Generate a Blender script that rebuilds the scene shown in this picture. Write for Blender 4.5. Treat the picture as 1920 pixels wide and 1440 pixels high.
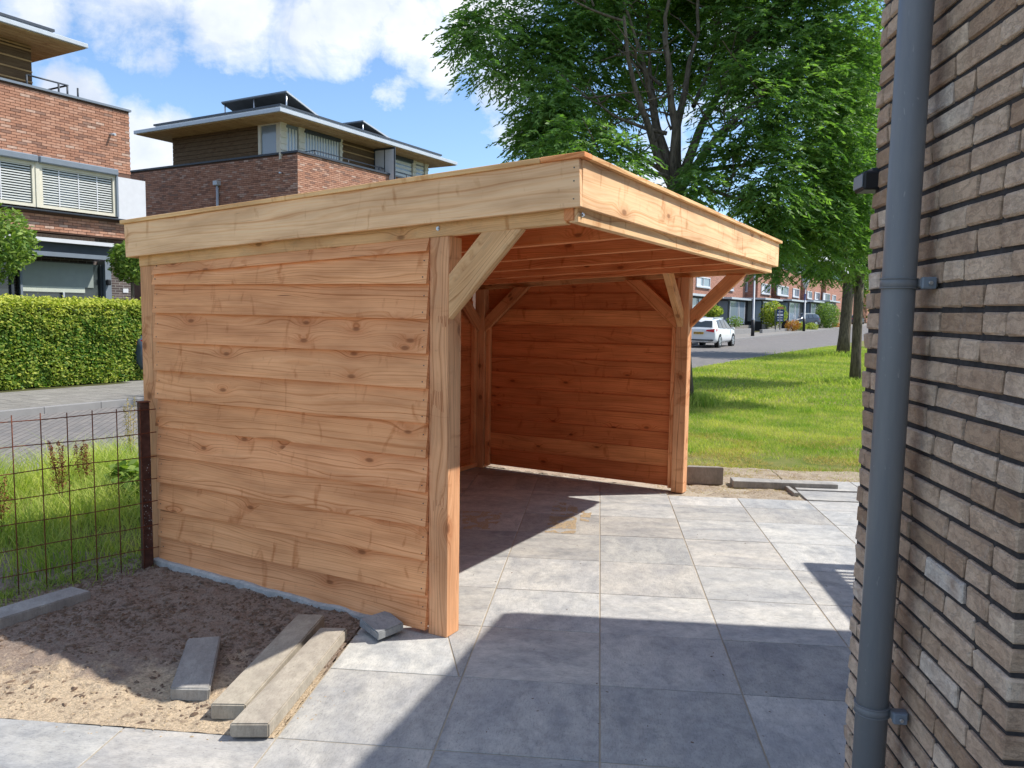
import bpy, bmesh, math, random
import numpy as np
from mathutils import Vector, Matrix
random.seed(7); RNG = np.random.default_rng(7)
R = math.radians
SC = bpy.context.scene
for o in list(bpy.data.objects): bpy.data.objects.remove(o)
COL = SC.collection

# ---------------------------------------------------------------- camera, sky, sun, exposure
FPX, EYE, PITCH, ROLL = 1483.84, 1.72, R(5.059), R(.788)
cd = bpy.data.cameras.new('camera'); cam = bpy.data.objects.new('camera', cd); COL.objects.link(cam)
cd.sensor_width = 36; cd.lens = FPX / 1920 * 36; cd.clip_start = .05; cd.clip_end = 3000
cam.matrix_world = Matrix.Translation((0, 0, EYE)) @ Matrix.Rotation(R(90) - PITCH, 4, 'X') @ Matrix.Rotation(ROLL, 4, 'Z')
SC.camera = cam
SUN_AZ, SUN_EL = R(80.3), R(52.9)
SUNV = Vector((math.sin(SUN_AZ) * math.cos(SUN_EL), math.cos(SUN_AZ) * math.cos(SUN_EL), math.sin(SUN_EL)))
sd = bpy.data.lights.new('sun', 'SUN'); sd.energy = 4.3; sd.angle = R(.53); sd.color = (1, .95, .87)
so = bpy.data.objects.new('sun', sd); COL.objects.link(so); so.location = (20, 5, 30)
so.rotation_euler = (-SUNV).to_track_quat('-Z', 'Y').to_euler()
SC.view_settings.view_transform = 'Standard'; SC.view_settings.look = 'None'
SC.view_settings.exposure = .42; SC.view_settings.gamma = 1; SC.view_settings.use_curve_mapping = False
SC.render.resolution_x = 1024; SC.render.resolution_y = 768

_c, _s, _cr, _sr = math.cos(PITCH), math.sin(PITCH), math.cos(ROLL), math.sin(ROLL)
def ray(x, y):
    xi, yi = x - 960, y - 720
    u = (_cr * xi + _sr * yi) / FPX; v = (-_sr * xi + _cr * yi) / FPX
    return (u, _c - v * _s, -_s - v * _c)
def G(x, y, z=0.):                     # measured photo point -> point on the level z
    r = ray(x, y); t = (z - EYE) / r[2]
    return Vector((r[0] * t, r[1] * t, z))
def V(x, y, p, n):                     # measured photo point -> point on a vertical plane
    r = ray(x, y); t = (p[0] * n[0] + p[1] * n[1]) / (r[0] * n[0] + r[1] * n[1])
    return Vector((r[0] * t, r[1] * t, EYE + r[2] * t))
AT = lambda x, y, Y: V(x, y, (0, Y), (0, 1))
def lin(r, g, b):
    f = lambda c: c / 12.92 if c <= .04045 else ((c + .055) / 1.055) ** 2.4
    return (f(r / 255), f(g / 255), f(b / 255), 1)

# street frame: t runs along the street, n across it ; carport frame (u = depth, v = along side wall)
AA = R(29.65); Av = Vector((math.sin(AA), math.cos(AA), 0)); Bv = Vector((-Av.y, Av.x, 0)); Nv = -Bv
Z = Vector((0, 0, 1)); La, Lb, PW = 4.056, 2.35, .12
def zt(t): return max(0., (t - 18) * .006)
def TN(t, n, z=0.): return Av * t + Nv * n + Z * z
def tn(p): return (p.dot(Av), p.dot(Nv))
P1 = Vector((-.3296, 4.066, 0))
def L(u, v, z=0.): return P1 + Av * u + Bv * v + Z * z
PA = R(6.24); Pd = Vector((math.sin(PA), math.cos(PA), 0)); Pr = Vector((Pd.y, -Pd.x, 0))
def PV(u, v, z=0.): return Pr * u + Pd * v + Z * z
def Gs(x, y, dz=0.):                   # point on the gently rising street ground
    z = dz
    for _ in range(6):
        p = G(x, y, z); z = zt(tn(p)[0]) + dz
    return G(x, y, z)
def Fac(x, y, n0):                     # point on the facade plane n = n0 -> (t, z)
    p = V(x, y, Nv * n0, Nv); return tn(p)[0], p.z

# ---------------------------------------------------------------- node helpers
class NT:
    def __init__(s, tree): s.t = tree; s.n = tree.nodes; s.l = tree.links
    def add(s, typ, **kw):
        nd = s.n.new(typ)
        for k, v in kw.items():
            if k.startswith('i_'):
                key = k[2:]; key = int(key) if key.isdigit() else key.replace('_', ' ')
                s.put(nd, key, v)
            else: setattr(nd, k, v)
        return nd
    def put(s, nd, key, v):
        if isinstance(v, bpy.types.NodeSocket): s.l.new(v, nd.inputs[key])
        else: nd.inputs[key].default_value = v
    def math(s, op, a, b=0., c=None, clamp=False):
        nd = s.n.new('ShaderNodeMath'); nd.operation = op; nd.use_clamp = clamp
        s.put(nd, 0, a); s.put(nd, 1, b)
        if c is not None: s.put(nd, 2, c)
        return nd.outputs[0]
    def vmath(s, op, a, b=None):
        nd = s.n.new('ShaderNodeVectorMath'); nd.operation = op; s.put(nd, 0, a)
        if b is not None: s.put(nd, 1, b)
        return nd.outputs[0] if op not in ('DOT_PRODUCT', 'LENGTH', 'DISTANCE') else nd.outputs['Value']
    def noise(s, vec, scale, detail=3, rough=.55, dist=0., dim='3D', w=None):
        nd = s.n.new('ShaderNodeTexNoise'); nd.noise_dimensions = dim
        if vec is not None: s.put(nd, 'Vector', vec)
        if w is not None: s.put(nd, 'W', w)
        s.put(nd, 'Scale', scale); s.put(nd, 'Detail', detail); s.put(nd, 'Roughness', rough); s.put(nd, 'Distortion', dist)
        return nd.outputs[0]
    def ramp(s, fac, stops, interp='LINEAR'):
        nd = s.n.new('ShaderNodeValToRGB'); s.put(nd, 0, fac); r = nd.color_ramp; r.interpolation = interp
        while len(r.elements) < len(stops): r.elements.new(.5)
        for e, (p, c) in zip(r.elements, stops):
            e.position = p; e.color = c if hasattr(c, '__len__') else (c, c, c, 1)
        return nd.outputs[0]
    def mix(s, fac, a, b, mode='MIX'):
        nd = s.n.new('ShaderNodeMix'); nd.data_type = 'RGBA'; nd.blend_type = mode
        s.put(nd, 0, fac); s.put(nd, 6, a); s.put(nd, 7, b); return nd.outputs[2]
    def scale(s, vec, xyz):
        nd = s.n.new('ShaderNodeMapping'); s.put(nd, 0, vec); s.put(nd, 3, xyz); return nd.outputs[0]
def newmat(name):
    m = bpy.data.materials.new(name); m.use_nodes = True; t = NT(m.node_tree)
    b = m.node_tree.nodes['Principled BSDF']; b.inputs['Specular IOR Level'].default_value = .3
    return m, t, b
def bump(t, b, h, strength=.3, dist=.01):
    nd = t.add('ShaderNodeBump', i_Strength=strength, i_Distance=dist, i_Height=h); t.l.new(nd.outputs[0], b.inputs['Normal'])
def plain(name, col, rough=.6, metal=0., var=.12, scale=6., spec=.3):
    m, t, b = newmat(name); tc = t.add('ShaderNodeTexCoord')
    n = t.noise(tc.outputs['Object'], scale, 5)
    c = t.mix(1., col, t.ramp(n, [(.3, 1 - var), (.7, 1 + var)]), 'MULTIPLY')
    t.put(b, 'Base Color', c); b.inputs['Roughness'].default_value = rough; b.inputs['Metallic'].default_value = metal
    b.inputs['Specular IOR Level'].default_value = spec
    bump(t, b, t.noise(tc.outputs['Object'], scale * 20, 2), .08, .004)
    return m

def wood(name, light, mid, dark, ring=75., knots=.5, weather=0.):
    m, t, b = newmat(name)
    tc = t.add('ShaderNodeTexCoord'); oi = t.add('ShaderNodeObjectInfo')
    rnd = oi.outputs['Random']
    off = t.vmath('SCALE', (13.1, 7.7, 3.9)); off.node.inputs['Scale'].default_value = 1
    t.put(off.node, 'Scale', t.math('MULTIPLY', rnd, 9.))
    P = t.vmath('ADD', tc.outputs['Object'], off)
    sep = t.add('ShaderNodeSeparateXYZ', i_0=P)
    x, y, z = sep.outputs
    warp = t.noise(t.scale(P, (.30, 1.8, 2.6)), 2.4, 2, .45)
    warp2 = t.noise(t.scale(P, (1.6, 7., 9.)), 2., 2, .5)
    kv = t.add('ShaderNodeCombineXYZ', i_0=t.math('MULTIPLY', x, 2.9), i_1=t.math('MULTIPLY', t.math('ADD', z, t.math('MULTIPLY', y, .6)), 6.2), i_2=0.)
    vo = t.add('ShaderNodeTexVoronoi', voronoi_dimensions='2D', i_Vector=kv.outputs[0], i_Scale=1.)
    kd = vo.outputs['Distance']; kc = t.add('ShaderNodeSeparateColor', i_0=vo.outputs['Color']).outputs[0]
    on = t.math('GREATER_THAN', kc, 1 - knots * .72)
    bell = t.math('POWER', 2.718, t.math('MULTIPLY', t.math('MULTIPLY', kd, kd), -17.))
    bell = t.math('MULTIPLY', bell, on)
    h = t.math('ADD', z, t.math('MULTIPLY', y, .8))
    h = t.math('ADD', h, t.math('MULTIPLY', t.math('SUBTRACT', warp, .5), .20))
    h = t.math('ADD', h, t.math('MULTIPLY', t.math('SUBTRACT', warp2, .5), .010))
    h = t.math('ADD', h, t.math('MULTIPLY', bell, .045))
    rings = t.noise(None, ring, 2.5, .6, dim='1D', w=h)
    fib = t.noise(t.scale(P, (3., 190., 190.)), 1., 3, .6)
    g = t.math('ADD', t.math('MULTIPLY', rings, .8), t.math('MULTIPLY', fib, .2))
    col = t.ramp(g, [(.30, dark), (.43, mid), (.58, light), (.74, mid)])
    smud = t.noise(t.scale(P, (9., 3., 3.5)), 1., 3, .55, 1.2); col = t.mix(1., col, t.ramp(smud, [(.27, (.76, .63, .53, 1)), (.40, (1, 1, 1, 1))]), 'MULTIPLY')
    big = t.noise(t.scale(P, (.8, 2., 5.)), 2.4, 3)
    col = t.mix(1., col, t.ramp(big, [(.3, (.80, .74, .70, 1)), (.62, (1.08, 1.08, 1.08, 1))]), 'MULTIPLY')
    # reddish halo and dark knot cores, drying cracks
    halo = t.math('MULTIPLY', bell, .55)
    col = t.mix(halo, col, t.mix(1., col, (.72, .50, .36, 1), 'MULTIPLY'))
    core = t.math('MULTIPLY', t.ramp(t.math('ADD', kd, t.math('MULTIPLY', t.math('SUBTRACT', warp2, .5), .06)), [(.05, 1.), (.10, 0.)]), on)
    col = t.mix(t.math('MULTIPLY', core, .6), col, (dark[0] * .28, dark[1] * .22, dark[2] * .2, 1))
    crack = t.noise(t.scale(P, (1.3, 60., 60.)), 1., 1, .4)
    ck = t.math('MULTIPLY', t.ramp(crack, [(.735, 0.), (.75, 1.)]), t.ramp(t.noise(t.scale(P, (1.5, 6., 6.)), 1.2, 1), [(.52, 0.), (.58, 1.)]))
    col = t.mix(t.math('MULTIPLY', ck, .7), col, (dark[0] * .3, dark[1] * .22, dark[2] * .2, 1))
    if weather:
        wn = t.noise(t.scale(P, (4., 12., 12.)), 1.5, 5, .7)
        col = t.mix(t.math('MULTIPLY', t.ramp(wn, [(.5, 0.), (.7, 1.)]), weather), col, (.20, .17, .13, 1))
    # saw marks / stains
    st = t.noise(t.scale(P, (9., 5., 5.)), 1., 4, .7)
    col = t.mix(t.ramp(st, [(.68, 0.), (.8, .5)]), col, (dark[0] * .6, dark[1] * .5, dark[2] * .5, 1))
    col = t.mix(1., col, oi.outputs['Color'], 'MULTIPLY')
    t.put(b, 'Base Color', col); b.inputs['Roughness'].default_value = .72; b.inputs['Specular IOR Level'].default_value = .22
    hh = t.math('ADD', t.math('MULTIPLY', g, .6), t.math('MULTIPLY', core, .4)); hh = t.math('SUBTRACT', hh, ck)
    bump(t, b, hh, .35, .0025)
    return m

# ---------------------------------------------------------------- world: daylight sky with broken cumulus
W = bpy.data.worlds.new('World'); SC.world = W; W.use_nodes = True
wt = NT(W.node_tree); bg = W.node_tree.nodes['Background']
sky = wt.add('ShaderNodeTexSky', sky_type='NISHITA', sun_disc=False, sun_elevation=SUN_EL, sun_rotation=SUN_AZ, air_density=1.0, dust_density=.6, ozone_density=1.6)
tcw = wt.add('ShaderNodeTexCoord'); D = wt.vmath('NORMALIZE', tcw.outputs['Generated'])
sepw = wt.add('ShaderNodeSeparateXYZ', i_0=D)
# project onto a cloud layer so that clouds flatten towards the horizon
zz = wt.math('MAXIMUM', wt.math('ADD', sepw.outputs[2], .12), .05)
pl = wt.add('ShaderNodeCombineXYZ', i_0=wt.math('DIVIDE', sepw.outputs[0], zz), i_1=wt.math('DIVIDE', sepw.outputs[1], zz), i_2=0.)
n1 = wt.noise(pl.outputs[0], 1.6, 9, .62, .25); n2 = wt.noise(D, 13., 7, .66, .3)
nn = wt.math('ADD', wt.math('MULTIPLY', n1, .5), wt.math('MULTIPLY', n2, .5))
blobs = None
for px, py, rad, amp in [(60, -5, .05, .8), (250, -40, .09, .9), (440, 20, .075, 1.05), (560, 60, .06, 1.), (650, 35, .07, 1.1), (770, 50, .065, 1.05), (690, -50, .11, 1.), (900, 0, .09, .9),
                         (540, 90, .04, .8), (745, 172, .04, .62), (815, 185, .03, .55), (295, 108, .04, .5), (115, 170, .03, 1.2), (160, 180, .03, 1.1), (275, 280, .05, 1.3), (255, 240, .03, .9), (320, 250, .035, 1.1),
                         (945, 175, .05, .85), (960, 240, .05, .7), (1230, 300, .06, .7), (1580, 520, .07, 1.), (820, 130, .035, .7), (1350, 80, .12, .6), (-250, 150, .2, .8), (2300, 100, .25, .8)]:
    r = Vector(ray(px, py)).normalized()
    d = wt.vmath('DOT_PRODUCT', D, tuple(r))
    k = 2.4 / (rad * rad)
    g = wt.math('POWER', 2.718, wt.math('MULTIPLY', wt.math('SUBTRACT', d, 1.), k))
    g = wt.math('MULTIPLY', g, amp)
    blobs = g if blobs is None else wt.math('MAXIMUM', blobs, g)
away = wt.math('MULTIPLY', wt.noise(pl.outputs[0], .55, 3), .95)
front = wt.math('MULTIPLY', wt.ramp(sepw.outputs[1], [(.45, 1.), (.75, 0.)]), away)
cov = wt.math('MAXIMUM', blobs, front)
dens = wt.math('ADD', wt.math('MULTIPLY', nn, 1.75), wt.math('MULTIPLY', cov, .72))
mask = wt.ramp(dens, [(1.02 / 1.6 * .94, 0.), (.80, .75), (.9, 1.)])
mask = wt.ramp(wt.math('MULTIPLY', dens, .625), [(.72, 0.), (.80, .5), (.93, 1.)])
cshade = wt.noise(D, 5., 5, .6)
ccol = wt.ramp(wt.math('ADD', wt.math('MULTIPLY', cshade, .7), wt.math('MULTIPLY', nn, .3)), [(.38, (4.0, 4.5, 5.4, 1)), (.58, (6.5, 6.7, 7.0, 1))])
skc = wt.mix(1., sky.outputs[0], (.80, .98, 1.16, 1), 'MULTIPLY')
# hazy brightening towards the horizon
hz = wt.ramp(sepw.outputs[2], [(0., .30), (.3, .05), (.55, 0.)])
skc = wt.mix(hz, skc, (4.6, 6.0, 7.6, 1))
wt.put(bg, 'Color', wt.mix(mask, skc, ccol)); bg.inputs['Strength'].default_value = .135

# ---------------------------------------------------------------- materials
W_BOARD = wood('larch_board', (.90, .47, .24, 1), (.80, .37, .165, 1), (.57, .23, .09, 1), 98, .26)
W_PALE = wood('larch_fascia', (.97, .69, .435, 1), (.91, .595, .34, 1), (.72, .38, .185, 1), 62, .26)
W_BEAM = wood('larch_beam', (.84, .53, .28, 1), (.74, .43, .21, 1), (.52, .265, .115, 1), 120, .35, .22)
W_POST = wood('larch_post', (.82, .445, .235, 1), (.71, .35, .17, 1), (.46, .195, .085, 1), 120, .5, .12)
W_DARK = wood('stained_cladding', (.16, .105, .055, 1), (.12, .077, .04, 1), (.07, .045, .025, 1), 60, .1)
W_SOFFIT = wood('cedar_soffit', (.52, .36, .18, 1), (.44, .30, .14, 1), (.30, .19, .08, 1), 60, .1)
GALV = plain('galvanised_steel', (.6, .62, .64, 1), .35, .9)
ROOF = plain('roof_felt', (.05, .05, .052, 1), .9)
ANTH = plain('anthracite_metal', (.055, .065, .08, 1), .45, 0., .06)
ANTH2 = plain('grey_blue_metal', (.20, .235, .28, 1), .45, 0., .05)
WHITE = plain('white_paint', (.66, .67, .70, 1), .5, 0., .04)
CREAM = plain('cream_frame', (.70, .66, .54, 1), .5, 0., .05)
ZINC = plain('zinc_trim', (.52, .56, .60, 1), .4, .1, .06)
BLACK = plain('black_panel', (.022, .023, .026, 1), .5, 0., .1)
m_, t_, b_ = newmat('grey_pvc'); tc_ = t_.add('ShaderNodeTexCoord'); PP = tc_.outputs['Object']
d_ = t_.ramp(t_.noise(t_.scale(PP, (1., 1., .12)), 22., 5, .7), [(.45, 0.), (.75, .5)]); sc_ = t_.ramp(t_.noise(t_.scale(PP, (3., 3., .6)), 30., 2, .5, 1.5), [(.70, 0.), (.73, .6)])
t_.put(b_, 'Base Color', t_.mix(sc_, t_.mix(d_, (.19, .20, .215, 1), (.27, .27, .27, 1)), (.34, .34, .33, 1))); t_.put(b_, 'Roughness', t_.math('ADD', .36, t_.math('MULTIPLY', d_, .5))); PIPE = m_
RUST = plain('rusty_steel', (.16, .055, .03, 1), .85, .2, .45, 30.)
BLIND = plain('blind_slat', (.72, .74, .72, 1), .5, 0., .04)
SCREEN = plain('roller_blind', (.30, .34, .32, 1), .7, 0., .05)
SCREENL = plain('roller_blind_hem', (.56, .60, .52, 1), .7, 0., .05)
RUBBER = plain('tyre_rubber', (.02, .02, .02, 1), .8)
def glass(name, col, rough=.06):
    m, t, b = newmat(name); t.put(b, 'Base Color', col); b.inputs['Roughness'].default_value = rough
    b.inputs['Specular IOR Level'].default_value = .9; b.inputs['IOR'].default_value = 1.5; return m
GLASS = glass('window_glass', (.035, .045, .05, 1)); GLASSB = glass('blue_glass', (.22, .28, .34, 1), .12)
SOLAR = plain('solar_backsheet', (.15, .16, .17, 1), .5)
def concrete(name, c1, c2, dark, streak=1., rough=.75):
    m, t, b = newmat(name); tc = t.add('ShaderNodeTexCoord'); oi = t.add('ShaderNodeObjectInfo')
    off = t.vmath('SCALE', (5.3, 9.1, 2.7)); t.put(off.node, 'Scale', t.math('MULTIPLY', oi.outputs['Random'], 11.))
    P = t.vmath('ADD', tc.outputs['Object'], off)
    a = t.noise(t.scale(P, (1.2, 2.8 * streak, 1.)), 1.7, 6, .62, .4)
    e = t.noise(P, 16., 6, .7); f = t.noise(P, 140., 3, .6)
    col = t.mix(t.ramp(a, [(.36, 0.), (.64, 1.)]), c1, c2)
    dk = t.noise(t.scale(P, (1.8, 4. * streak, 1.)), 2.1, 7, .7, .6)
    col = t.mix(t.ramp(dk, [(.46, 0.), (.72, .62)]), col, dark)
    f2 = t.noise(t.scale(P, (1.5, 5., 1.)), 26., 6, .75); col = t.mix(t.ramp(f2, [(.50, 0.), (.68, .55)]), col, dark)
    col = t.mix(1., col, t.ramp(e, [(.32, .84), (.68, 1.12)]), 'MULTIPLY')
    sp = t.ramp(t.noise(P, 60., 2, .5), [(.72, 0.), (.75, .5)])
    col = t.mix(sp, col, (dark[0] * .45, dark[1] * .45, dark[2] * .45, 1))
    col = t.mix(1., col, t.ramp(f, [(.3, .93), (.7, 1.07)]), 'MULTIPLY')
    col = t.mix(1., col, oi.outputs['Color'], 'MULTIPLY')
    t.put(b, 'Base Color', col); b.inputs['Roughness'].default_value = rough
    h = t.math('ADD', t.math('MULTIPLY', e, .7), t.math('MULTIPLY', f, .35)); h = t.math('SUBTRACT', h, sp)
    bump(t, b, h, .25, .003); return m
SLAB = concrete('paving_slab', (.39, .39, .385, 1), (.53, .515, .475, 1), (.195, .205, .22, 1), .8)
EDGING = concrete('edging_concrete', (.30, .285, .265, 1), (.40, .385, .35, 1), (.20, .185, .17, 1), 1., .85)
FOOT = concrete('footing_concrete', (.36, .36, .35, 1), (.50, .50, .48, 1), (.22, .22, .22, 1), 1., .9)
PAVE = concrete('pavement_tile', (.23, .215, .195, 1), (.28, .265, .24, 1), (.17, .16, .15, 1), 1., .9)

def ground_mat(name, fn, rough=.95, bs=.5, bd=.02, bscale=40.):
    m, t, b = newmat(name); g = t.add('ShaderNodeNewGeometry'); P = g.outputs['Position']
    t.put(b, 'Base Color', fn(t, P)); b.inputs['Roughness'].default_value = rough; b.inputs['Specular IOR Level'].default_value = .15
    bump(t, b, t.noise(P, bscale, 6, .7), bs, bd); return m
LAWN = ground_mat('lawn_soil', lambda t, P: t.mix(t.ramp(t.noise(P, .9, 6, .7), [(.4, 0.), (.66, 1.)]), (.11, .15, .025, 1), (.25, .20, .09, 1)))
def roadf(t, P):
    c = t.mix(t.noise(P, .5, 5, .6), (.185, .175, .17, 1), (.25, .235, .22, 1))
    rot = t.add('ShaderNodeMapping'); t.put(rot, 0, P); t.put(rot, 2, (0, 0, AA + R(45)))
    br = t.add('ShaderNodeTexBrick', i_Vector=rot.outputs[0], i_Scale=1., offset=.5)
    for k, v in (('Brick Width', .21), ('Row Height', .105), ('Mortar Size', .008), ('Color1', (1.06, 1.04, 1.02, 1)), ('Color2', (.84, .85, .87, 1)), ('Mortar', (.55, .54, .52, 1))): t.put(br, k, v)
    return t.mix(1., c, br.outputs[0], 'MULTIPLY')
ROADM = ground_mat('clinker_road', roadf, .9, .2, .01)
SANDM = ground_mat('bedding_sand', lambda t, P: t.mix(t.noise(P, 3., 5, .6), (.34, .29, .22, 1), (.48, .42, .33, 1)))
SANDY = ground_mat('sandy_strip', lambda t, P: t.mix(t.ramp(t.noise(P, 5., 7, .75), [(.35, 0.), (.65, 1.)]), (.30, .235, .17, 1), (.47, .40, .31, 1)), .95, .8, .03)
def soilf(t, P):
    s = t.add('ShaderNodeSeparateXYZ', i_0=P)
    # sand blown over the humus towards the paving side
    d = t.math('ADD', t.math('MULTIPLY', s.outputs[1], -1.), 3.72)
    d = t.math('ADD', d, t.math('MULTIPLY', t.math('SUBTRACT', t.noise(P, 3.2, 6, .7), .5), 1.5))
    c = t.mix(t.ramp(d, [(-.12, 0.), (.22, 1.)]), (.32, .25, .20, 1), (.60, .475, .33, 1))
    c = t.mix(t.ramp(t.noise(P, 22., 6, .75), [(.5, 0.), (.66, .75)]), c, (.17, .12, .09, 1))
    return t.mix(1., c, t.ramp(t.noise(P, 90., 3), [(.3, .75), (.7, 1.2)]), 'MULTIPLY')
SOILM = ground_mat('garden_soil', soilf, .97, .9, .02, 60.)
CLODM = ground_mat('soil_clod', lambda t, P: t.mix(t.noise(P, 6., 3), (.07, .045, .035, 1), (.26, .19, .135, 1)), .97, .3, .01)
CLODS = ground_mat('sand_crumb', lambda t, P: t.mix(t.noise(P, 9., 3), (.36, .27, .17, 1), (.5, .39, .26, 1)), .97, .3, .01)
KERBM = ground_mat('kerb_concrete', lambda t, P: t.mix(t.noise(P, 4., 6), (.22, .215, .21, 1), (.32, .31, .30, 1)), .9, .3, .01)
BEDM = ground_mat('planting_bed', lambda t, P: t.mix(t.noise(P, 2., 5), (.05, .05, .02, 1), (.10, .10, .04, 1)))

def leafmat(name, c1, c2, trans=.3, rough=.5, tr=(1.25, 1.5, .5)):
    m, t, b = newmat(name); at = t.add('ShaderNodeAttribute', attribute_name='tint')
    col = t.mix(at.outputs['Fac'], c1, c2); t.put(b, 'Base Color', col)
    b.inputs['Roughness'].default_value = rough; b.inputs['Specular IOR Level'].default_value = .16
    tl = t.add('ShaderNodeBsdfTranslucent', i_Color=t.mix(1., col, (tr[0], tr[1], tr[2], 1), 'MULTIPLY'))
    mx = t.add('ShaderNodeMixShader', i_0=trans, i_1=b.outputs[0], i_2=tl.outputs[0])
    t.l.new(mx.outputs[0], t.n['Material Output'].inputs[0]); return m
ASHLEAF = leafmat('ash_leaf', (.075, .165, .045, 1), (.25, .385, .12, 1), .46, .5)
HEDGELEAF = leafmat('hedge_leaf', (.09, .19, .03, 1), (.58, .58, .10, 1), .32, .5)
SHRUBLEAF = leafmat('shrub_leaf', (.08, .16, .035, 1), (.30, .40, .09, 1), .3, .5)
GRASSM = leafmat('grass_blade', (.19, .32, .04, 1), (.62, .60, .17, 1), .35, .6)
VERGEM = leafmat('verge_grass_blade', (.15, .26, .04, 1), (.66, .66, .20, 1), .4, .6)
DOCKM = leafmat('dock_seed', (.10, .03, .015, 1), (.30, .12, .06, 1), .1, .8)
YELLOWM = leafmat('weed_yellow', (.32, .26, .06, 1), (.50, .36, .12, 1), .2, .7)
FLOWERM = leafmat('flower', (.55, .35, .04, 1), (.45, .12, .06, 1), .2, .7)
m_, t_, b_ = newmat('ash_bark'); tc_ = t_.add('ShaderNodeTexCoord')
nb_ = t_.noise(t_.scale(tc_.outputs['Object'], (9, 9, 2.)), 2., 6, .7)
t_.put(b_, 'Base Color', t_.ramp(nb_, [(.35, (.06, .048, .035, 1)), (.65, (.20, .165, .12, 1))])); b_.inputs['Roughness'].default_value = .95
bump(t_, b_, nb_, .8, .03); BARK = m_

def brickmat(name, cols, mortar):
    m, t, b = newmat(name); uv = t.add('ShaderNodeUVMap')
    br = t.add('ShaderNodeTexBrick', i_Vector=uv.outputs[0], i_Scale=1., offset=.5)
    for k, v in (('Brick Width', .22), ('Row Height', .0625), ('Mortar Size', .006), ('Mortar Smooth', .2), ('Color1', (.72, .72, .72, 1)), ('Color2', (1.25, 1.2, 1.2, 1)), ('Mortar', (1, 1, 1, 1))): t.put(br, k, v)
    base = t.mix(t.ramp(t.noise(t.scale(uv.outputs[0], (1., 3., 1.)), 1.6, 6, .7), [(.35, 0.), (.65, 1.)]), cols[0], cols[1])
    c = t.mix(1., base, br.outputs[0], 'MULTIPLY'); c = t.mix(br.outputs['Fac'], c, mortar)
    t.put(b, 'Base Color', c); b.inputs['Roughness'].default_value = .9
    bump(t, b, t.math('SUBTRACT', 1., br.outputs['Fac']), .4, .008); return m
BRICKT = brickmat('red_brick_wall', ((.52, .27, .19, 1), (.40, .185, .13, 1)), (.22, .16, .13, 1))
BRICKG = brickmat('dark_brick_wall', ((.14, .11, .10, 1), (.075, .06, .06, 1)), (.30, .28, .26, 1))
MORTARR = plain('red_wall_mortar', (.13, .075, .055, 1), .95)
def brickpart(name, stops, attr):
    m, t, b = newmat(name); tc = t.add('ShaderNodeTexCoord')
    if attr: r = t.add('ShaderNodeAttribute', attribute_name='tint').outputs['Fac']
    else: r = t.add('ShaderNodeObjectInfo').outputs['Random']
    c = t.ramp(r, stops)
    c = t.mix(1., c, t.ramp(t.noise(tc.outputs['Object'], 14., 4, .7), [(.3, .8), (.7, 1.18)]), 'MULTIPLY')
    t.put(b, 'Base Color', c); b.inputs['Roughness'].default_value = .9; return m
_rb = [(0., (.30, .185, .14, 1)), (.12, (.26, .14, .10, 1)), (.2, (.40, .20, .13, 1)), (.6, (.45, .235, .155, 1)), (.9, (.50, .285, .20, 1)), (.97, (.52, .36, .28, 1))]
RB_PART = brickpart('red_brick', _rb, False); RB_JOIN = brickpart('red_brick_joined', _rb, True)
_nb = [(0., (.42, .285, .19, 1)), (.3, (.57, .415, .30, 1)), (.7, (.66, .495, .365, 1)), (.95, (.72, .565, .43, 1)), (.99, (.74, .66, .58, 1))]
def nearbrick(name, attr):
    m, t, b = newmat(name); tc = t.add('ShaderNodeTexCoord'); gm = t.add('ShaderNodeNewGeometry')
    if attr: r = t.add('ShaderNodeAttribute', attribute_name='tint').outputs['Fac']
    else: r = t.add('ShaderNodeObjectInfo').outputs['Random']
    P = gm.outputs['Position']
    c = t.ramp(r, _nb)
    bl = t.noise(P, 13., 6, .7); c = t.mix(t.ramp(bl, [(.42, 0.), (.72, .65)]), c, (.32, .20, .135, 1))
    bl2 = t.noise(t.scale(P, (1.3, 1.3, 1.)), 9., 6, .72, .6); c = t.mix(t.ramp(bl2, [(.58, 0.), (.72, .6)]), c, (.46, .41, .36, 1))
    cr = t.noise(t.scale(P, (1., 1., 2.4)), 24., 5, .75, .9); crm = t.ramp(cr, [(.40, 0.), (.455, 1.), (.50, 0.)])
    c = t.mix(t.math('MULTIPLY', crm, .16), c, (.07, .05, .045, 1))
    f = t.noise(P, 330., 3, .6); c = t.mix(1., c, t.ramp(f, [(.3, .85), (.7, 1.14)]), 'MULTIPLY')
    t.put(b, 'Base Color', c); b.inputs['Roughness'].default_value = .88; b.inputs['Specular IOR Level'].default_value = .2
    h = t.math('ADD', t.math('MULTIPLY', t.noise(P, 34., 5, .7), .9), t.math('MULTIPLY', f, .25)); h = t.math('SUBTRACT', h, t.math('MULTIPLY', crm, .35))
    bump(t, b, h, .6, .006); return m
NB_PART = nearbrick('brown_brick', False); NB_JOIN = nearbrick('brown_brick_joined', True)
NMORTAR = plain('dark_mortar', (.05, .047, .05, 1), .97, 0., .3, 60.)

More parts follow.
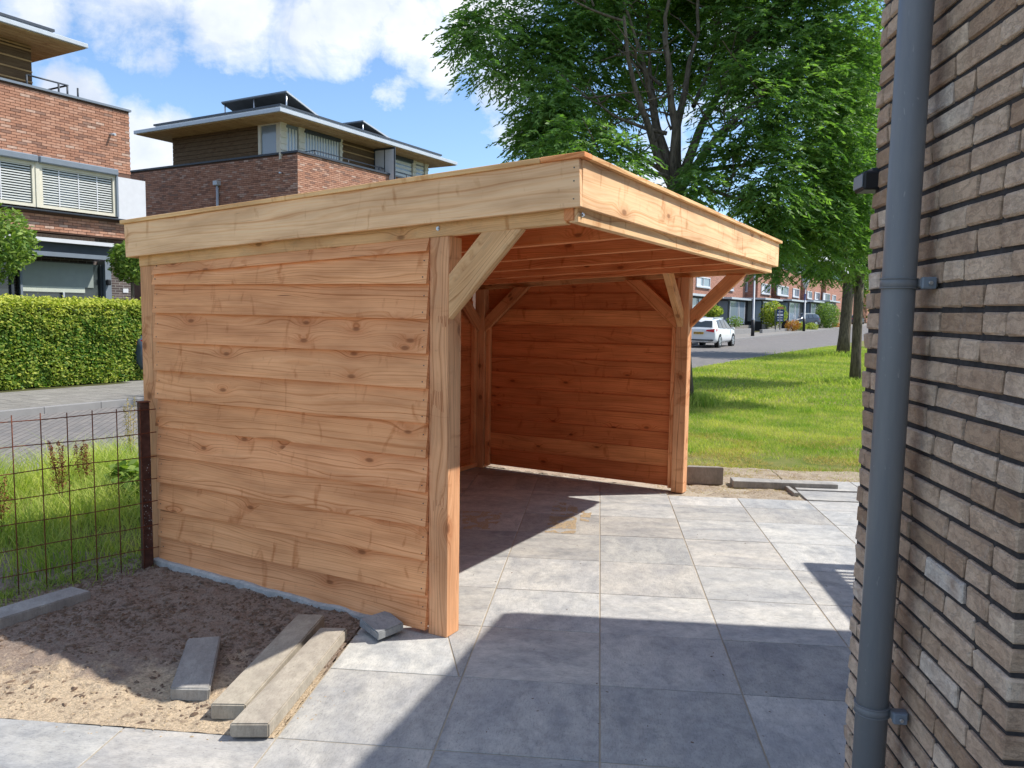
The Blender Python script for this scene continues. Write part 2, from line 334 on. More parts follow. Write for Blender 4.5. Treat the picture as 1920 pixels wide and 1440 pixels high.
# ---------------------------------------------------------------- object helpers
def tag(o, label=None, cat=None, group=None, kind=None):
    if label: o['label'] = label
    if cat: o['category'] = cat
    if group: o['group'] = group
    if kind: o['kind'] = kind
    return o
def empty(name, loc, label, cat, group=None):
    o = bpy.data.objects.new(name, None); COL.objects.link(o); o.location = loc; o.empty_display_size = .2
    return tag(o, label, cat, group)
WM = {}
def link(name, me, parent=None, M=None, color=None):
    o = bpy.data.objects.new(name, me); COL.objects.link(o)
    if M is not None: o.matrix_world = M
    if parent is not None:
        o.parent = parent
        if M is None: M = Matrix()
        pw_ = WM.get(parent.name) or Matrix.Translation(parent.location)
        o.matrix_parent_inverse = Matrix()
        o.matrix_local = pw_.inverted() @ M
    WM[o.name] = M.copy() if M is not None else Matrix()
    if color is not None: o.color = color
    return o
def mesh(name, verts, faces, mat, smooth=False, uv=None):
    me = bpy.data.meshes.new(name); me.from_pydata([tuple(v) for v in verts], [], faces)
    for m in (mat if isinstance(mat, (list, tuple)) else [mat]): me.materials.append(m)
    if smooth: me.polygons.foreach_set('use_smooth', [True] * len(me.polygons))
    if uv is not None:
        l = me.uv_layers.new(name='UVMap'); l.data.foreach_set('uv', np.asarray(uv, 'f').ravel())
    me.update(); return me
def np_mesh(name, co, nper, mat, tint=None, smooth=False):
    """co: (N*nper,3) polygons of nper verts each"""
    n = len(co) // nper; me = bpy.data.meshes.new(name)
    me.vertices.add(len(co)); me.vertices.foreach_set('co', np.ascontiguousarray(co, 'f').ravel())
    me.loops.add(len(co)); me.loops.foreach_set('vertex_index', np.arange(len(co), dtype='i'))
    me.polygons.add(n); me.polygons.foreach_set('loop_start', np.arange(0, len(co), nper, dtype='i'))
    me.materials.append(mat)
    if tint is not None:
        a = me.attributes.new('tint', 'FLOAT', 'FACE'); a.data.foreach_set('value', np.asarray(tint, 'f'))
    me.update(calc_edges=True); me.validate(); return me
def qbox(A, B, up, w0, w1, h0, h1):
    """box from A to B, across w0..w1 (side = up x dir), up h0..h1, as local mesh + matrix (x along the length)"""
    d = (B - A); ln = d.length; x = d / ln; y = up.cross(x).normalized(); z = x.cross(y)
    M = Matrix((x, y, z)).transposed().to_4x4(); M.translation = A
    return ln, M
CUBEF = [(0, 3, 2, 1), (4, 5, 6, 7), (0, 1, 5, 4), (1, 2, 6, 5), (2, 3, 7, 6), (3, 0, 4, 7)]
def boxverts(x0, x1, y0, y1, z0, z1): return [(x0, y0, z0), (x1, y0, z0), (x1, y1, z0), (x0, y1, z0), (x0, y0, z1), (x1, y0, z1), (x1, y1, z1), (x0, y1, z1)]
def bevel(me, w, seg=1):
    bm = bmesh.new(); bm.from_mesh(me)
    bmesh.ops.bevel(bm, geom=bm.edges[:], offset=w, segments=seg, affect='EDGES', clamp_overlap=True)
    bm.to_mesh(me); bm.free(); me.update(); return me
def bar(name, A, B, w, h, mat, parent=None, up=Z, wo=0., ho=0., bev=.003, color=None):
    """bar of width w, height h along A-B; wo/ho shift of its centre line"""
    ln, M = qbox(A, B, up, 0, 0, 0, 0)
    me = mesh(name, boxverts(0, ln, -w / 2 + wo, w / 2 + wo, -h / 2 + ho, h / 2 + ho), CUBEF, mat)
    if bev: bevel(me, bev)
    return link(name, me, parent, M, color)
def poly(name, A, B, prof0, prof1, mat, parent=None, up=Z, color=None, bev=0.):
    """loft between two (y,z) outlines at both ends of A-B"""
    ln, M = qbox(A, B, up, 0, 0, 0, 0); n = len(prof0)
    vs = [(0, y, z) for y, z in prof0] + [(ln, y, z) for y, z in prof1]
    fs = [tuple(range(n)), tuple(range(2 * n - 1, n - 1, -1))] + [(i, i + n, (i + 1) % n + n, (i + 1) % n) for i in range(n)]
    me = mesh(name, vs, fs, mat); bm = bmesh.new(); bm.from_mesh(me); bmesh.ops.recalc_face_normals(bm, faces=bm.faces[:])
    if bev: bmesh.ops.bevel(bm, geom=bm.edges[:], offset=bev, segments=1, affect='EDGES', clamp_overlap=True)
    bm.to_mesh(me); bm.free()
    return link(name, me, parent, M, color)
def tube(name, pts, rad, mat, parent=None, seg=10, smooth=True, cap=True):
    """swept tube through pts with radius list"""
    pts = [Vector(p) for p in pts]; o0 = pts[0].copy(); vs = []; fs = []
    rr = rad if isinstance(rad, (list, tuple)) else [rad] * len(pts)
    ref = Vector((.37, .93, .11)).normalized()
    for i, p in enumerate(pts):
        d = (pts[min(i + 1, len(pts) - 1)] - pts[max(i - 1, 0)]).normalized()
        if abs(d.dot(ref)) > .95: ref = Vector((.9, -.3, .3)).normalized()
        x = d.cross(ref).normalized(); y = d.cross(x)
        for k in range(seg):
            a = 2 * math.pi * k / seg; vs.append(p + (x * math.cos(a) + y * math.sin(a)) * rr[i] - o0)
    for i in range(len(pts) - 1):
        for k in range(seg): fs.append((i * seg + k, i * seg + (k + 1) % seg, (i + 1) * seg + (k + 1) % seg, (i + 1) * seg + k))
    if cap: fs += [tuple(range(seg))[::-1], tuple(range((len(pts) - 1) * seg, len(pts) * seg))]
    me = mesh(name, vs, fs, mat, False)
    if smooth: me.polygons.foreach_set('use_smooth', [len(p.vertices) == 4 for p in me.polygons])
    return link(name, me, parent, Matrix.Translation(o0))
def joined(name, tubes, mat, parent=None, seg=6, org=None):
    """several tapered limbs as one mesh"""
    vs = []; fs = []; o0 = Vector(tubes[0][0][0]) if org is None else org
    for pts, rr in tubes:
        base = len(vs); pts = [Vector(p) for p in pts]; ref = Vector((.37, .93, .11)).normalized()
        for i, p in enumerate(pts):
            d = (pts[min(i + 1, len(pts) - 1)] - pts[max(i - 1, 0)]).normalized()
            if abs(d.dot(ref)) > .95: ref = Vector((.9, -.3, .3)).normalized()
            x = d.cross(ref).normalized(); y = d.cross(x)
            for k in range(seg):
                a = 2 * math.pi * k / seg; vs.append(p + (x * math.cos(a) + y * math.sin(a)) * rr[i] - o0)
        for i in range(len(pts) - 1):
            for k in range(seg): fs.append((base + i * seg + k, base + i * seg + (k + 1) % seg, base + (i + 1) * seg + (k + 1) % seg, base + (i + 1) * seg + k))
        fs.append(tuple(range(base + (len(pts) - 1) * seg, base + len(pts) * seg)))
    me = mesh(name, vs, fs, mat, True); return link(name, me, parent, Matrix.Translation(o0))
def tbox(name, t0, t1, n0, n1, z0, z1, mat, parent=None, uv=False, bev=0., color=None):
    """box in the street frame, mesh local axes = (t, n', z)"""
    M = Matrix((Av, Nv, Z)).transposed().to_4x4(); 
    # Av,Nv,Z is left handed -> use (t, -n)
    M = Matrix((Av, Bv, Z)).transposed().to_4x4(); M.translation = TN(t0, n0, z0)
    a, c = sorted((0, -(n1 - n0)))
    vs = boxverts(0, t1 - t0, a, c, 0, z1 - z0); uvs = None
    if uv:
        uvs = []
        for f in CUBEF:
            P = [Vector(vs[i]) for i in f]; nrm = (P[1] - P[0]).cross(P[2] - P[0])
            for p in P:
                if abs(nrm.x) > abs(nrm.y) and abs(nrm.x) > abs(nrm.z): uvs.append((p.y + n0, p.z + z0))
                elif abs(nrm.y) > abs(nrm.z): uvs.append((p.x + t0, p.z + z0))
                else: uvs.append((p.x, p.y))
    me = mesh(name, vs, CUBEF, mat, uv=uvs)
    if bev: bevel(me, bev)
    return link(name, me, parent, M, color)
def sheet(name, pts, mat, kind='structure', thick=0.):
    vs = [Vector(p) for p in pts]; n = len(vs)
    me = mesh(name, vs, [tuple(range(n))], mat); o = link(name, me); 
    return tag(o, kind=kind)
def strip(name, rows, mat, kind='structure'):
    """grid sheet: rows is a list of lists of points"""
    vs = [p for r in rows for p in r]; w = len(rows[0]); fs = []
    for i in range(len(rows) - 1):
        for j in range(w - 1): fs.append((i * w + j, (i + 1) * w + j, (i + 1) * w + j + 1, i * w + j + 1))
    me = mesh(name, vs, fs, mat); bm = bmesh.new(); bm.from_mesh(me); bmesh.ops.recalc_face_normals(bm, faces=bm.faces[:])
    if sum(f.normal.z for f in bm.faces) < 0: bmesh.ops.reverse_faces(bm, faces=bm.faces[:])
    bm.to_mesh(me); bm.free(); return tag(link(name, me), kind=kind)

# ================================================================ SETTING: ground, road, pavement, lawn
TS = [-60, -20, -5, 0, 5, 10, 14, 18, 24, 30, 40, 50, 65, 80, 100, 130, 170, 230, 400]
def tstrip(name, nf0, nf1, dz, mat, ts=TS, steps=1):
    rows = []
    for t in ts:
        a, c = nf0(t), nf1(t); rows.append([TN(t, a + (c - a) * k / steps, zt(t) + dz) for k in range(steps + 1)])
    return strip(name, rows, mat)
strip('ground', [[Vector((x, y, -.25 + (zt(y) - .15 if y > 18 else 0))) for x in (-1500, -100, 0, 100, 1500)] for y in (-300, 0, 18, 100, 400, 2500)], BEDM)
near_edge = lambda t: float(np.interp(t, [0, 4.4, 26, 38, 53, 80, 400], [-8.6, -8.5, -7.75, -7.3, -6.3, -5.0, -3]))
kerb_n = -13.2
tstrip('road', lambda t: kerb_n, near_edge, -.045, ROADM)
tstrip('lawn', near_edge, lambda t: 60, -.035, LAWN)
tstrip('pavement', lambda t: -16.1, lambda t: kerb_n - .14, .065, PAVE)
tstrip('front_gardens', lambda t: -45, lambda t: -16.1, .06, BEDM)
# kerb stones along the far side of the road, one stone a metre
kroot = empty('kerb', TN(8, kerb_n, 0), 'grey concrete kerb between the road and the far pavement', 'kerb')
kme = bevel(mesh('kerb_stone', boxverts(0, .996, -.14, 0, -.12, .072), CUBEF, KERBM), .006)
Mst = Matrix((Av, -Nv, Z)).transposed().to_4x4()
for i in range(150):
    M = Mst.copy(); M.translation = TN(1.5 + i, kerb_n - .14, zt(1.5 + i)); link('kerb_stone', kme, kroot, M)
# pavement tiles (30 cm) in the stretch close enough to tell them apart
pme = mesh('pavement_tile', boxverts(0, .294, -.294, 0, -.03, .0), CUBEF, PAVE)
pv = bpy.data.objects['pavement']
cnt = 0
for i in range(29):
    for j in range(9):
        t = 5.0 + i * .3; n = kerb_n - .15 - j * .3 - .3 * 0
        M = Mst.copy(); M.translation = TN(t, n - .3, .073 + random.uniform(-.0015, .0015)); M = M @ Matrix.Translation((0, 0, 0))
        c = random.uniform(.88, 1.1); o = link('pavement_tile', pme, pv, M, (c, c, c * .98, 1)); cnt += 1
for (t0, t1) in ((1.5, 5.0), (13.7, 60)):
    pass

# ---------------------------------------------------------------- terrace of 60 cm slabs
terr = strip('terrace', [[PV(u, v, -.0035) for u in (-6.5, 6)] for v in (-2.5, 2.955)], SANDM)
sand1 = strip('bedding_sand', [[PV(u, v, -.0035) for u in (-1.262, 6)] for v in (2.955, 7.62)], SANDM)
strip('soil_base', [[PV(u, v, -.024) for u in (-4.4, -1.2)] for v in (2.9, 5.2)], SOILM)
strip('bedding_sand', [[L(u, v, -.010) for v in (-.6, Lb + .06)] for u in (1.2, 4.6)], SANDM)
def clip(pts, p0, nrm):
    out = []
    for i, p in enumerate(pts):
        q = pts[(i + 1) % len(pts)]; dp = (p - p0).dot(nrm); dq = (q - p0).dot(nrm)
        if dp >= 0: out.append(p)
        if (dp >= 0) != (dq >= 0): out.append(p + (q - p) * (dp / (dp - dq)))
    return out
vlines = [2.94 - .628 * k for k in range(8, 0, -1)] + [2.94, 3.578, 4.195, 4.81, 5.462, 6.125, 6.735, 7.245, 7.62, 8.25, 8.88]
def slab(pts, z=0., col=None, rot=0):
    c = sum(pts, Vector()) / len(pts)
    if len(pts) < 3: return
    # shrink for the joint
    g = .0034; q = pts
    for i in range(len(pts)):
        a, b = pts[i], pts[(i + 1) % len(pts)]
        if (b - a).length < 1e-4: continue
        nr = Vector((-(b - a).y, (b - a).x, 0)).normalized()
        if (c - a).dot(nr) < 0: nr = -nr
        q = clip(q, a + nr * g, nr)
    q = [q[i] for i in range(len(q)) if (q[i] - q[i - 1]).length > .004]
    if len(q) < 3: return
    Rz = Matrix.Rotation(-PA + rot, 4, 'Z'); Mi = (Matrix.Translation(c) @ Rz); inv = Mi.inverted()
    lv = [inv @ p for p in q]; n = len(lv)
    if sum(lv[i].x * lv[(i + 1) % n].y - lv[(i + 1) % n].x * lv[i].y for i in range(n)) < 0: lv = lv[::-1]
    vs = [(p.x, p.y, -.04) for p in lv] + [(p.x * (1 - .004), p.y * (1 - .004), 0) for p in lv]
    vs = [(p.x, p.y, -.04) for p in lv] + [(p.x, p.y, -.0022) for p in lv] + [(p.x - .002 * (1 if p.x > 0 else -1), p.y - .002 * (1 if p.y > 0 else -1), 0) for p in lv]
    fs = [tuple(range(2 * n, 3 * n))] + [(i, (i + 1) % n, (i + 1) % n + n, i + n) for i in range(n)] + [(i + n, (i + 1) % n + n, (i + 1) % n + 2 * n, i + 2 * n) for i in range(n)]
    v = random.uniform(.82, 1.10); tn_ = random.uniform(-.015, .03)
    M = Mi.copy(); M.translation.z = z + random.uniform(-.0008, .0008)
    M = M @ Matrix.Rotation(random.uniform(-.0012, .0012), 4, 'X') @ Matrix.Rotation(random.uniform(-.0012, .0012), 4, 'Y')
    link('paving_slab', mesh('paving_slab', vs, fs, SLAB), terr, M, col or (v + tn_, v, v - tn_, 1))
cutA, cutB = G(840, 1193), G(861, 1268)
for i in range(-6, 6):
    u0, u1 = .04 + .65 * i, .04 + .65 * (i + 1)
    for j in range(len(vlines) - 1):
        v0, v1 = vlines[j], vlines[j + 1]
        if v0 < .2: continue
        if v0 > 7.6 and u1 > 1.0: continue
        if u1 < -1.2 and v0 > 2.9: 
            pass
        P = [PV(u0, v0), PV(u1, v0), PV(u1, v1), PV(u0, v1)]
        rot = random.choice([0, math.pi / 2, math.pi, -math.pi / 2])
        if v0 > 2.9:
            mid = PV((u0 + u1) / 2, (v0 + v1) / 2)
            loc = lambda p: ((p - P1).dot(Av), (p - P1).dot(Bv))
            P = clip(P, L(0, Lb + .05), -Bv)
            if len(P) < 3: continue
            P = clip(P, L(4.05 + .02, 0), -Av) if u1 < 1.0 and (loc(mid)[1] > -.25 or v0 > 7.6) else P
            if len(P) < 3: continue
            us = [loc(p)[0] for p in P]
            if u1 < -.2 and min(us) < .02:
                # the side wall crosses here: the part inside, and outside only the slabs right by the post
                ins = clip(P, L(.055, 0), Av)
                if len(ins) > 2 and v0 > 4.0: slab(ins, 0, None, rot)
                if -1.35 < u0 < -1.2 or v0 < 3.0:
                    if u0 < -1.35: continue
                    out = P
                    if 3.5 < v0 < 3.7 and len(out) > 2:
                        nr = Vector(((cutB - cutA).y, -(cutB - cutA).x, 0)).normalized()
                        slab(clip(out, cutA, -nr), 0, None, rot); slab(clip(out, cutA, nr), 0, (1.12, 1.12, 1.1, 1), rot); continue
                    if len(out) > 2 and v0 < 3.7: slab(out, 0, None, rot)
                continue
            if u0 < -1.35: 
                if min(us) > .02: slab(P, 0, None, rot)
                continue
        slab(P, 0, None, rot)
for i in (3, 4, 5):
    for (v0, v1) in ((7.63, 8.03), (8.035, 8.5)): slab([PV(.04 + .65 * i, v0), PV(.69 + .65 * i, v0), PV(.69 + .65 * i, v1), PV(.04 + .65 * i, v1)], .018 if v0 > 8 else .006)
strip('bedding_sand', [[PV(u, v, -.014) for u in (1.95, 6)] for v in (7.62, 8.5)], SANDM)

def surf(name, u0, u1, v0, v1, res, hfun, mat, frame=PV, keep=None, kind='structure'):
    nu = int((u1 - u0) / res) + 1; nv = int((v1 - v0) / res) + 1; vs = []; idx = {}; fs = []
    for j in range(nv):
        for i in range(nu):
            p = frame(u0 + i * res, v0 + j * res); p = Vector((p.x, p.y, hfun(p.x, p.y))); vs.append(p)
    for j in range(nv - 1):
        for i in range(nu - 1):
            a = j * nu + i
            if keep is None or keep(vs[a]): fs.append((a, a + 1, a + nu + 1, a + nu))
    me = mesh(name, vs, fs, mat, True); return tag(link(name, me), kind=kind)
from mathutils import noise as MN
def hn(x, y, s, z=0.): return MN.noise(Vector((x * s, y * s, z)))
def soil_h(x, y):
    h = .014 * hn(x, y, 2.2) + .016 * hn(x, y, 6, 3) + .014 * hn(x, y, 17, 5) + .010 * abs(hn(x, y, 38, 8))
    d = min(1, max(0, (Vector((x, y, 0)).dot(Pd) - 2.95) / .25)) * min(1, max(0, (-1.26 - Vector((x, y, 0)).dot(Pr)) / .12))
    return max(-.018, h * (.25 + .75 * d) + .002 + .010 * d)
edgeL = PV(-1.268, 0)
def soil_keep(p): return (p - P1).dot(Av) < -.0 and p.dot(Nv) > -4.97 and (p.dot(Pr) < -1.262) and p.dot(Pd) > 2.925
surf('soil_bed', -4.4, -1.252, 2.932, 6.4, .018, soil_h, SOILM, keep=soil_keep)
def sand_h(x, y): return .004 + .018 * hn(x, y, 2.6) + .012 * hn(x, y, 9, 4) + .006 * hn(x, y, 30, 6)
surf('sand_strip', -2.6, 1.985, 7.62, 10.2, .025, lambda x, y: sand_h(x, y) - .012, SANDY, keep=lambda p: (p.dot(Pr) > .78 and p.dot(Pd) < 9.2 and (p - P1).dot(Av) > 3.7) or (4.17 < (p - P1).dot(Av) < 4.95))
surf('sand_strip', 1.985, 4.6, 8.5, 9.2, .03, lambda x, y: sand_h(x, y) - .012, SANDY)

# ================================================================ CARPORT
CP = empty('carport', L(0, 0, 0), 'new larch timber carport with clad side walls and flat sloping roof', 'carport')

def roofz(u, v): return 2.425 - (v + .752) * .0465 - .004 * u      # top of the fascia
def beamz(u, v): return 2.111 - (v - 0) * .046 - .004 * u            # underside of the beams
def post(u, v, top, lean=0.):
    A = L(u + PW / 2, v + PW / 2, .0); B = L(u + PW / 2 + lean, v + PW / 2, top)
    c = random.uniform(.94, 1.05); return bar('post', A, B, PW, PW, W_POST, CP, up=Av, bev=.004, color=(c, c, c, 1))
post(0, 0, beamz(0, 0)); bar('post', L(.06, Lb + .043, 0), L(.06, Lb + .043, beamz(0, Lb)), .153, .12, W_POST, CP, up=Av, bev=.004); post(La, 0, beamz(La, 0)); post(La, Lb - .06, beamz(La, Lb))
# side wall facing the camera: measured drift of every board (left height, right height)
pl0 = L(.012, 0)
yl = [(238, 160), (270, 268), (362, 383), (458, 496), (550, 610), (643, 723), (733, 835), (825, 948), (915, 1060), (1003, 1170), (1095, 1285), (1185, 1397)]
zs = []
for (a, c) in yl:
    xl = 125 + (a - 200) / 985 * 32
    pa = V(220 + .5695 * xl, 380 + .5695 * a, pl0, Av); pc = V(220 + .5695 * 1016, 380 + .5695 * c, pl0, Av); zs.append((pa.z, pc.z))
def feather(zb, ztp, out=1.):
    return [(-.014 * out, zb), (-.041 * out, zb), (-.012 * out, ztp), (-.001 * out, ztp)]
vL, vR = Lb - .034, PW + .001
A0, B0 = L(.012, vL, 0), L(.012, vR, 0)
WT = [(1.02, 1.0, .96), (1.06, 1.04, 1.0), (.97, .92, .88), (.98, .93, .9), (1.03, 1.02, 1.0), (1.0, .98, .95), (.97, .93, .88), (1.04, 1.0, .98), (.98, .95, .92), (.99, .95, .9), (1.03, 1.02, .98), (1.0, .97, .94)]
for k, (a, c) in enumerate(zs):
    ta, tc_ = (beamz(0, Lb) + .0, beamz(0, 0) + .0) if k == 0 else (zs[k - 1][0] + .018, zs[k - 1][1] + .018)
    poly('wall_board', A0, B0, feather(a, ta), feather(c, tc_), W_BOARD, CP, color=(*WT[k], 1))
# nail heads
nm = mesh('screw', [(.0032 * math.cos(q * math.pi / 4), -.001, .0032 * math.sin(q * math.pi / 4)) for q in range(8)] + [(.0032 * math.cos(q * math.pi / 4), .004, .0032 * math.sin(q * math.pi / 4)) for q in range(8)],
          [tuple(range(8))] + [(i, (i + 1) % 8, (i + 1) % 8 + 8, i + 8) for i in range(8)], ANTH)
xd = (B0 - A0).normalized(); Mn = Matrix((xd, Z.cross(xd), Z)).transposed().to_4x4()
for k, (a, c) in enumerate(zs[1:], 1):
    for (pt, z) in ((A0 + xd * .03, a), (B0 - xd * .025, c)):
        for dz, off in ((.035, .0365), (.12, .0235)):
            M = Mn.copy(); M.translation = pt - Av * (off + .001) + Z * (z + dz); link('screw', nm, CP, M)
# rear wall (street side) and far wall, boards visible from inside
def lapwall(A, B, z0, top0, top1, nb, pal, outsign):
    hgt = (max(top0, top1) - z0) / nb
    for k in range(nb):
        zb = z0 + k * hgt; 
        ta = min(zb + hgt + .018, top0); tb = min(zb + hgt + .018, top1)
        if zb > min(top0, top1) - .01: continue
        col = pal(k); poly('wall_board', A, B, feather(zb, ta, outsign), feather(zb, tb, outsign), W_BOARD, CP, color=col)
def palfar(k):  # same larch; dim, warm bounce light inside is mixed into the board tint
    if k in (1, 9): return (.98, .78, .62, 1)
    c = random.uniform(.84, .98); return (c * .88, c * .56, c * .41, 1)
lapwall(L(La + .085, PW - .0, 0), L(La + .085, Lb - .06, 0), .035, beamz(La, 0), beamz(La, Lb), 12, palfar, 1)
def palrear(k): c = random.uniform(.85, .98); return (c * .88, c * .58, c * .44, 1)  # inside shade and red bounce light put into the tint here too
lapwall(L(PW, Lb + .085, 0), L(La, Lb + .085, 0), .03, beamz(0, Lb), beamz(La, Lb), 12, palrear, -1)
def batten(u, v, h, w=.045, d=.032, ax=Av, tnt=1.):
    bar('batten', L(u, v, .03), L(u, v, h), w, d, W_BOARD, CP, up=ax, bev=.002, color=(tnt, tnt * .93, tnt * .88, 1))
batten(La + .055, PW + .025, 1.72, .045, .05, Av, 1.05); batten(La + .055, Lb - .06 - .028, 1.72, .045, .05, Av, 1.0)
batten(La - .03, Lb + .05, 1.72, .05, .045, Bv, .95); batten(PW + .03, Lb + .05, 1.9, .05, .045, Bv, .95)
batten(.055, PW + .03, 1.95, .045, .05, Av); batten(.055, Lb - .03, 1.95, .045, .05, Av)
bar('bottom_rail', L(PW, Lb + .03, .03), L(La, Lb + .03, .03), .03, .045, W_BOARD, CP, color=(1.1, 1.1, 1.05, 1))
# beams: over the side wall, over the far wall, along the rear and the front edge
BH = .16
def beam(u0, v0, u1, v1, w, h, mat=W_BEAM, dz=0., col=(1, 1, 1, 1), name='beam'):
    return bar(name, L(u0, v0, beamz(u0, v0) + dz + h / 2), L(u1, v1, beamz(u1, v1) + dz + h / 2), w, h, mat, CP, up=Z, color=col, bev=.003)
beam(.018, 2.47, .018, -.66, .05, BH, col=(1.05, 1.05, 1.0, 1)); 
beam(La + .10, 2.47, La + .10, -.68, .05, BH, col=(.95, .9, .85, 1))
beam(-.02, -.705, La + .13, -.705, .045, BH - .01, W_PALE, .0, (.98, .93, .82, 1))
beam(.045, Lb + .1, La + .07, Lb + .1, .045, BH, W_BEAM, 0, (.85, .8, .75, 1))
bar('beam_end', L(-.028, -.683, beamz(0, -.68) + BH / 2 + .001), L(.05, -.683, beamz(0, -.68) + BH / 2 + .001), .05, BH - .02, W_BOARD, CP, color=(1.05, .9, .8, 1))
# header carrying the rafters across the opening, and rafters parallel to the side wall
for k, u in enumerate((.80, 1.52, 2.25, 2.95, 3.58)):
    c = random.uniform(.85, 1.0)
    beam(u, 2.42, u, -.68, .06, .148, W_BOARD, .010, (c, c * .82, c * .72, 1), name='rafter')
# roof boarding between rafters and felt
for k in range(16):
    u0 = -.02 + k * .262
    q = lambda v: beamz(u0, v) + BH + .003
    me = mesh('roof_board', boxverts(0, .256, -1.62, 1.62, 0, .018), CUBEF, W_BOARD)
    c = random.uniform(.8, .95)
    sl = math.atan(.046)
    M = Matrix((Av, Bv, Z)).transposed().to_4x4(); M.translation = L(u0, .9, beamz(u0, .9) + BH + .004); M = M @ Matrix.Rotation(-sl, 4, 'X')
    link('roof_board', me, CP, M, (c, c * .78, c * .65, 1))
me = mesh('roof_felt', boxverts(0, 4.30, -1.62, 1.62, 0, .012), CUBEF, ROOF)
M = Matrix((Av, Bv, Z)).transposed().to_4x4(); M.translation = L(-.02, .9, beamz(0, .9) + BH + .026); M = M @ Matrix.Rotation(-sl, 4, 'X'); link('roof_felt', me, CP, M)
# fascia boards and cap strips
FH = .215; ue, vf, vb = 4.345, -.752, 2.535
def fz(u, v): return roofz(u, v) - FH / 2
bar('fascia_board', L(-.045, vb, fz(-.045, vb)), L(-.045, vf + .002, fz(-.045, vf)), .028, FH, W_PALE, CP, bev=.002, color=(.99, .92, .86, 1))
bar('fascia_board', L(-.030, vf + .014, fz(0, vf)), L(ue - .14, vf + .014, fz(ue, vf)), .028, FH - .001, W_PALE, CP, bev=.002, color=(1.08, 1.04, .98, 1))
bar('fascia_board', L(ue - .138, vf + .014, fz(ue, vf)), L(ue, vf + .014, fz(ue, vf)), .028, FH - .001, W_PALE, CP, bev=.002, color=(1.04, 1.02, .95, 1))
bar('fascia_board', L(ue + .001, vf + .02, fz(ue, vf)), L(ue + .001, vb, fz(ue, vb)), .028, FH, W_PALE, CP, bev=.002)
bar('fascia_board', L(-.03, vb, fz(0, vb)), L(ue, vb, fz(ue, vb)), .028, FH, W_PALE, CP, bev=.002)
def cz(u, v): return roofz(u, v) + .0125
vm = .0
bar('cap_strip', L(-.030, vb + .03, cz(0, vb)), L(-.030, vf + .20, cz(0, vf + .20)), .085, .024, W_PALE, CP, bev=.002, color=(.98, .9, .72, 1))
bar('cap_strip', L(-.030, vf + .198, cz(0, vf + .198) + .001), L(-.030, vf - .025, cz(0, vf) + .001), .085, .024, W_BOARD, CP, bev=.002, color=(1.1, .98, .85, 1))
bar('cap_strip', L(.014, vf + .018, cz(0, vf)), L(ue + .03, vf + .018, cz(ue, vf)), .085, .023, W_PALE, CP, bev=.002, color=(1.0, .95, .8, 1))
bar('cap_strip', L(ue - .0, vf + .062, cz(ue, vf)), L(ue - .0, vb + .03, cz(ue, vb)), .085, .024, W_PALE, CP, bev=.002)
bar('cap_strip', L(.014, vb - .01, cz(0, vb)), L(ue - .045, vb - .01, cz(ue, vb)), .085, .024, W_PALE, CP, bev=.002)
# braces: mitred at both ends
def brace(A, B, dirh, w, mat=W_BEAM, col=(1, 1, 1, 1), thick=.055, wd=.115):
    """A on the post face (centre of the cut), B under the beam; dirh horizontal direction away from the post"""
    side = dirh.cross(Z)
    d = (B - A); run = d.dot(dirh); rise = d.z; ln = math.hypot(run, rise)
    cu = wd * ln / run / 2; cv = wd * ln / rise / 2      # half lengths of the vertical and the level cut
    P = [A - Z * cu, A + Z * cu, B - dirh * cv, B + dirh * cv]
    c = sum(P, Vector()) / 4
    x = (B - A).normalized(); z = side.cross(x) ; M = Matrix((x, -side, x.cross(-side))).transposed().to_4x4(); M.translation = c
    inv = M.inverted(); vs = []
    for s in (-thick / 2, thick / 2):
        for p in P: q = inv @ (p + (-side) * 0); vs.append((q.x, q.y + s, q.z))
    fs = [(0, 1, 2, 3), (4, 7, 6, 5)] + [(i, i + 4, (i + 1) % 4 + 4, (i + 1) % 4) for i in range(4)]
    me = mesh('brace', vs, fs, mat); bm = bmesh.new(); bm.from_mesh(me); bmesh.ops.recalc_face_normals(bm, faces=bm.faces[:])
    bmesh.ops.bevel(bm, geom=bm.edges[:], offset=.003, segments=1, affect='EDGES'); bm.to_mesh(me); bm.free()
    return link('brace', me, CP, M, col)
# front left post: big brace towards the overhang, in the plane of the side wall
pln = L(.022, 0)
A1, A2 = V(840, 517, pln, Av), V(841, 598, pln, Av); B1, B2 = V(903, 436, pln, Av), V(991, 427, pln, Av)
Am = (A1 + A2) / 2; Bm = (B1 + B2) / 2
Am = L(.022, 0, Am.z); Bm = L(.022, (Bm - P1).dot(Bv), beamz(0, -.4))
brace(Am, Bm, -Bv, 0, W_BEAM, (1.0, .98, .95, 1), .05, .158)
# right post: one to the overhang, one towards the camera (under the front beam line), one inwards
zb4 = beamz(La, 0)
brace(L(La + .09, 0, zb4 - .40), L(La + .09, -.42, beamz(La, -.42)), -Bv, 0, W_POST, (1., .9, .8, 1), .06, .12)
brace(L(La, .075, zb4 - .40), L(La - .42, .075, zb4 + .02), -Av, 0, W_BEAM, (1., .95, .88, 1), .06, .11)
brace(L(La + .03, PW, zb4 - .42), L(La + .03, PW + .46, beamz(La, .5)), Bv, 0, W_BOARD, (.9, .75, .65, 1), .06, .12)
# far left post
brace(L(La + .03, Lb - .06, zb4 - .50), L(La + .03, Lb - .52, beamz(La, Lb - .5)), -Bv, 0, W_POST, (.9, .8, .7, 1), .055, .115)
brace(L(La, Lb + .02, zb4 - .50), L(La - .44, Lb + .02, beamz(La, Lb)), -Av, 0, W_POST, (.85, .75, .68, 1), .055, .115)
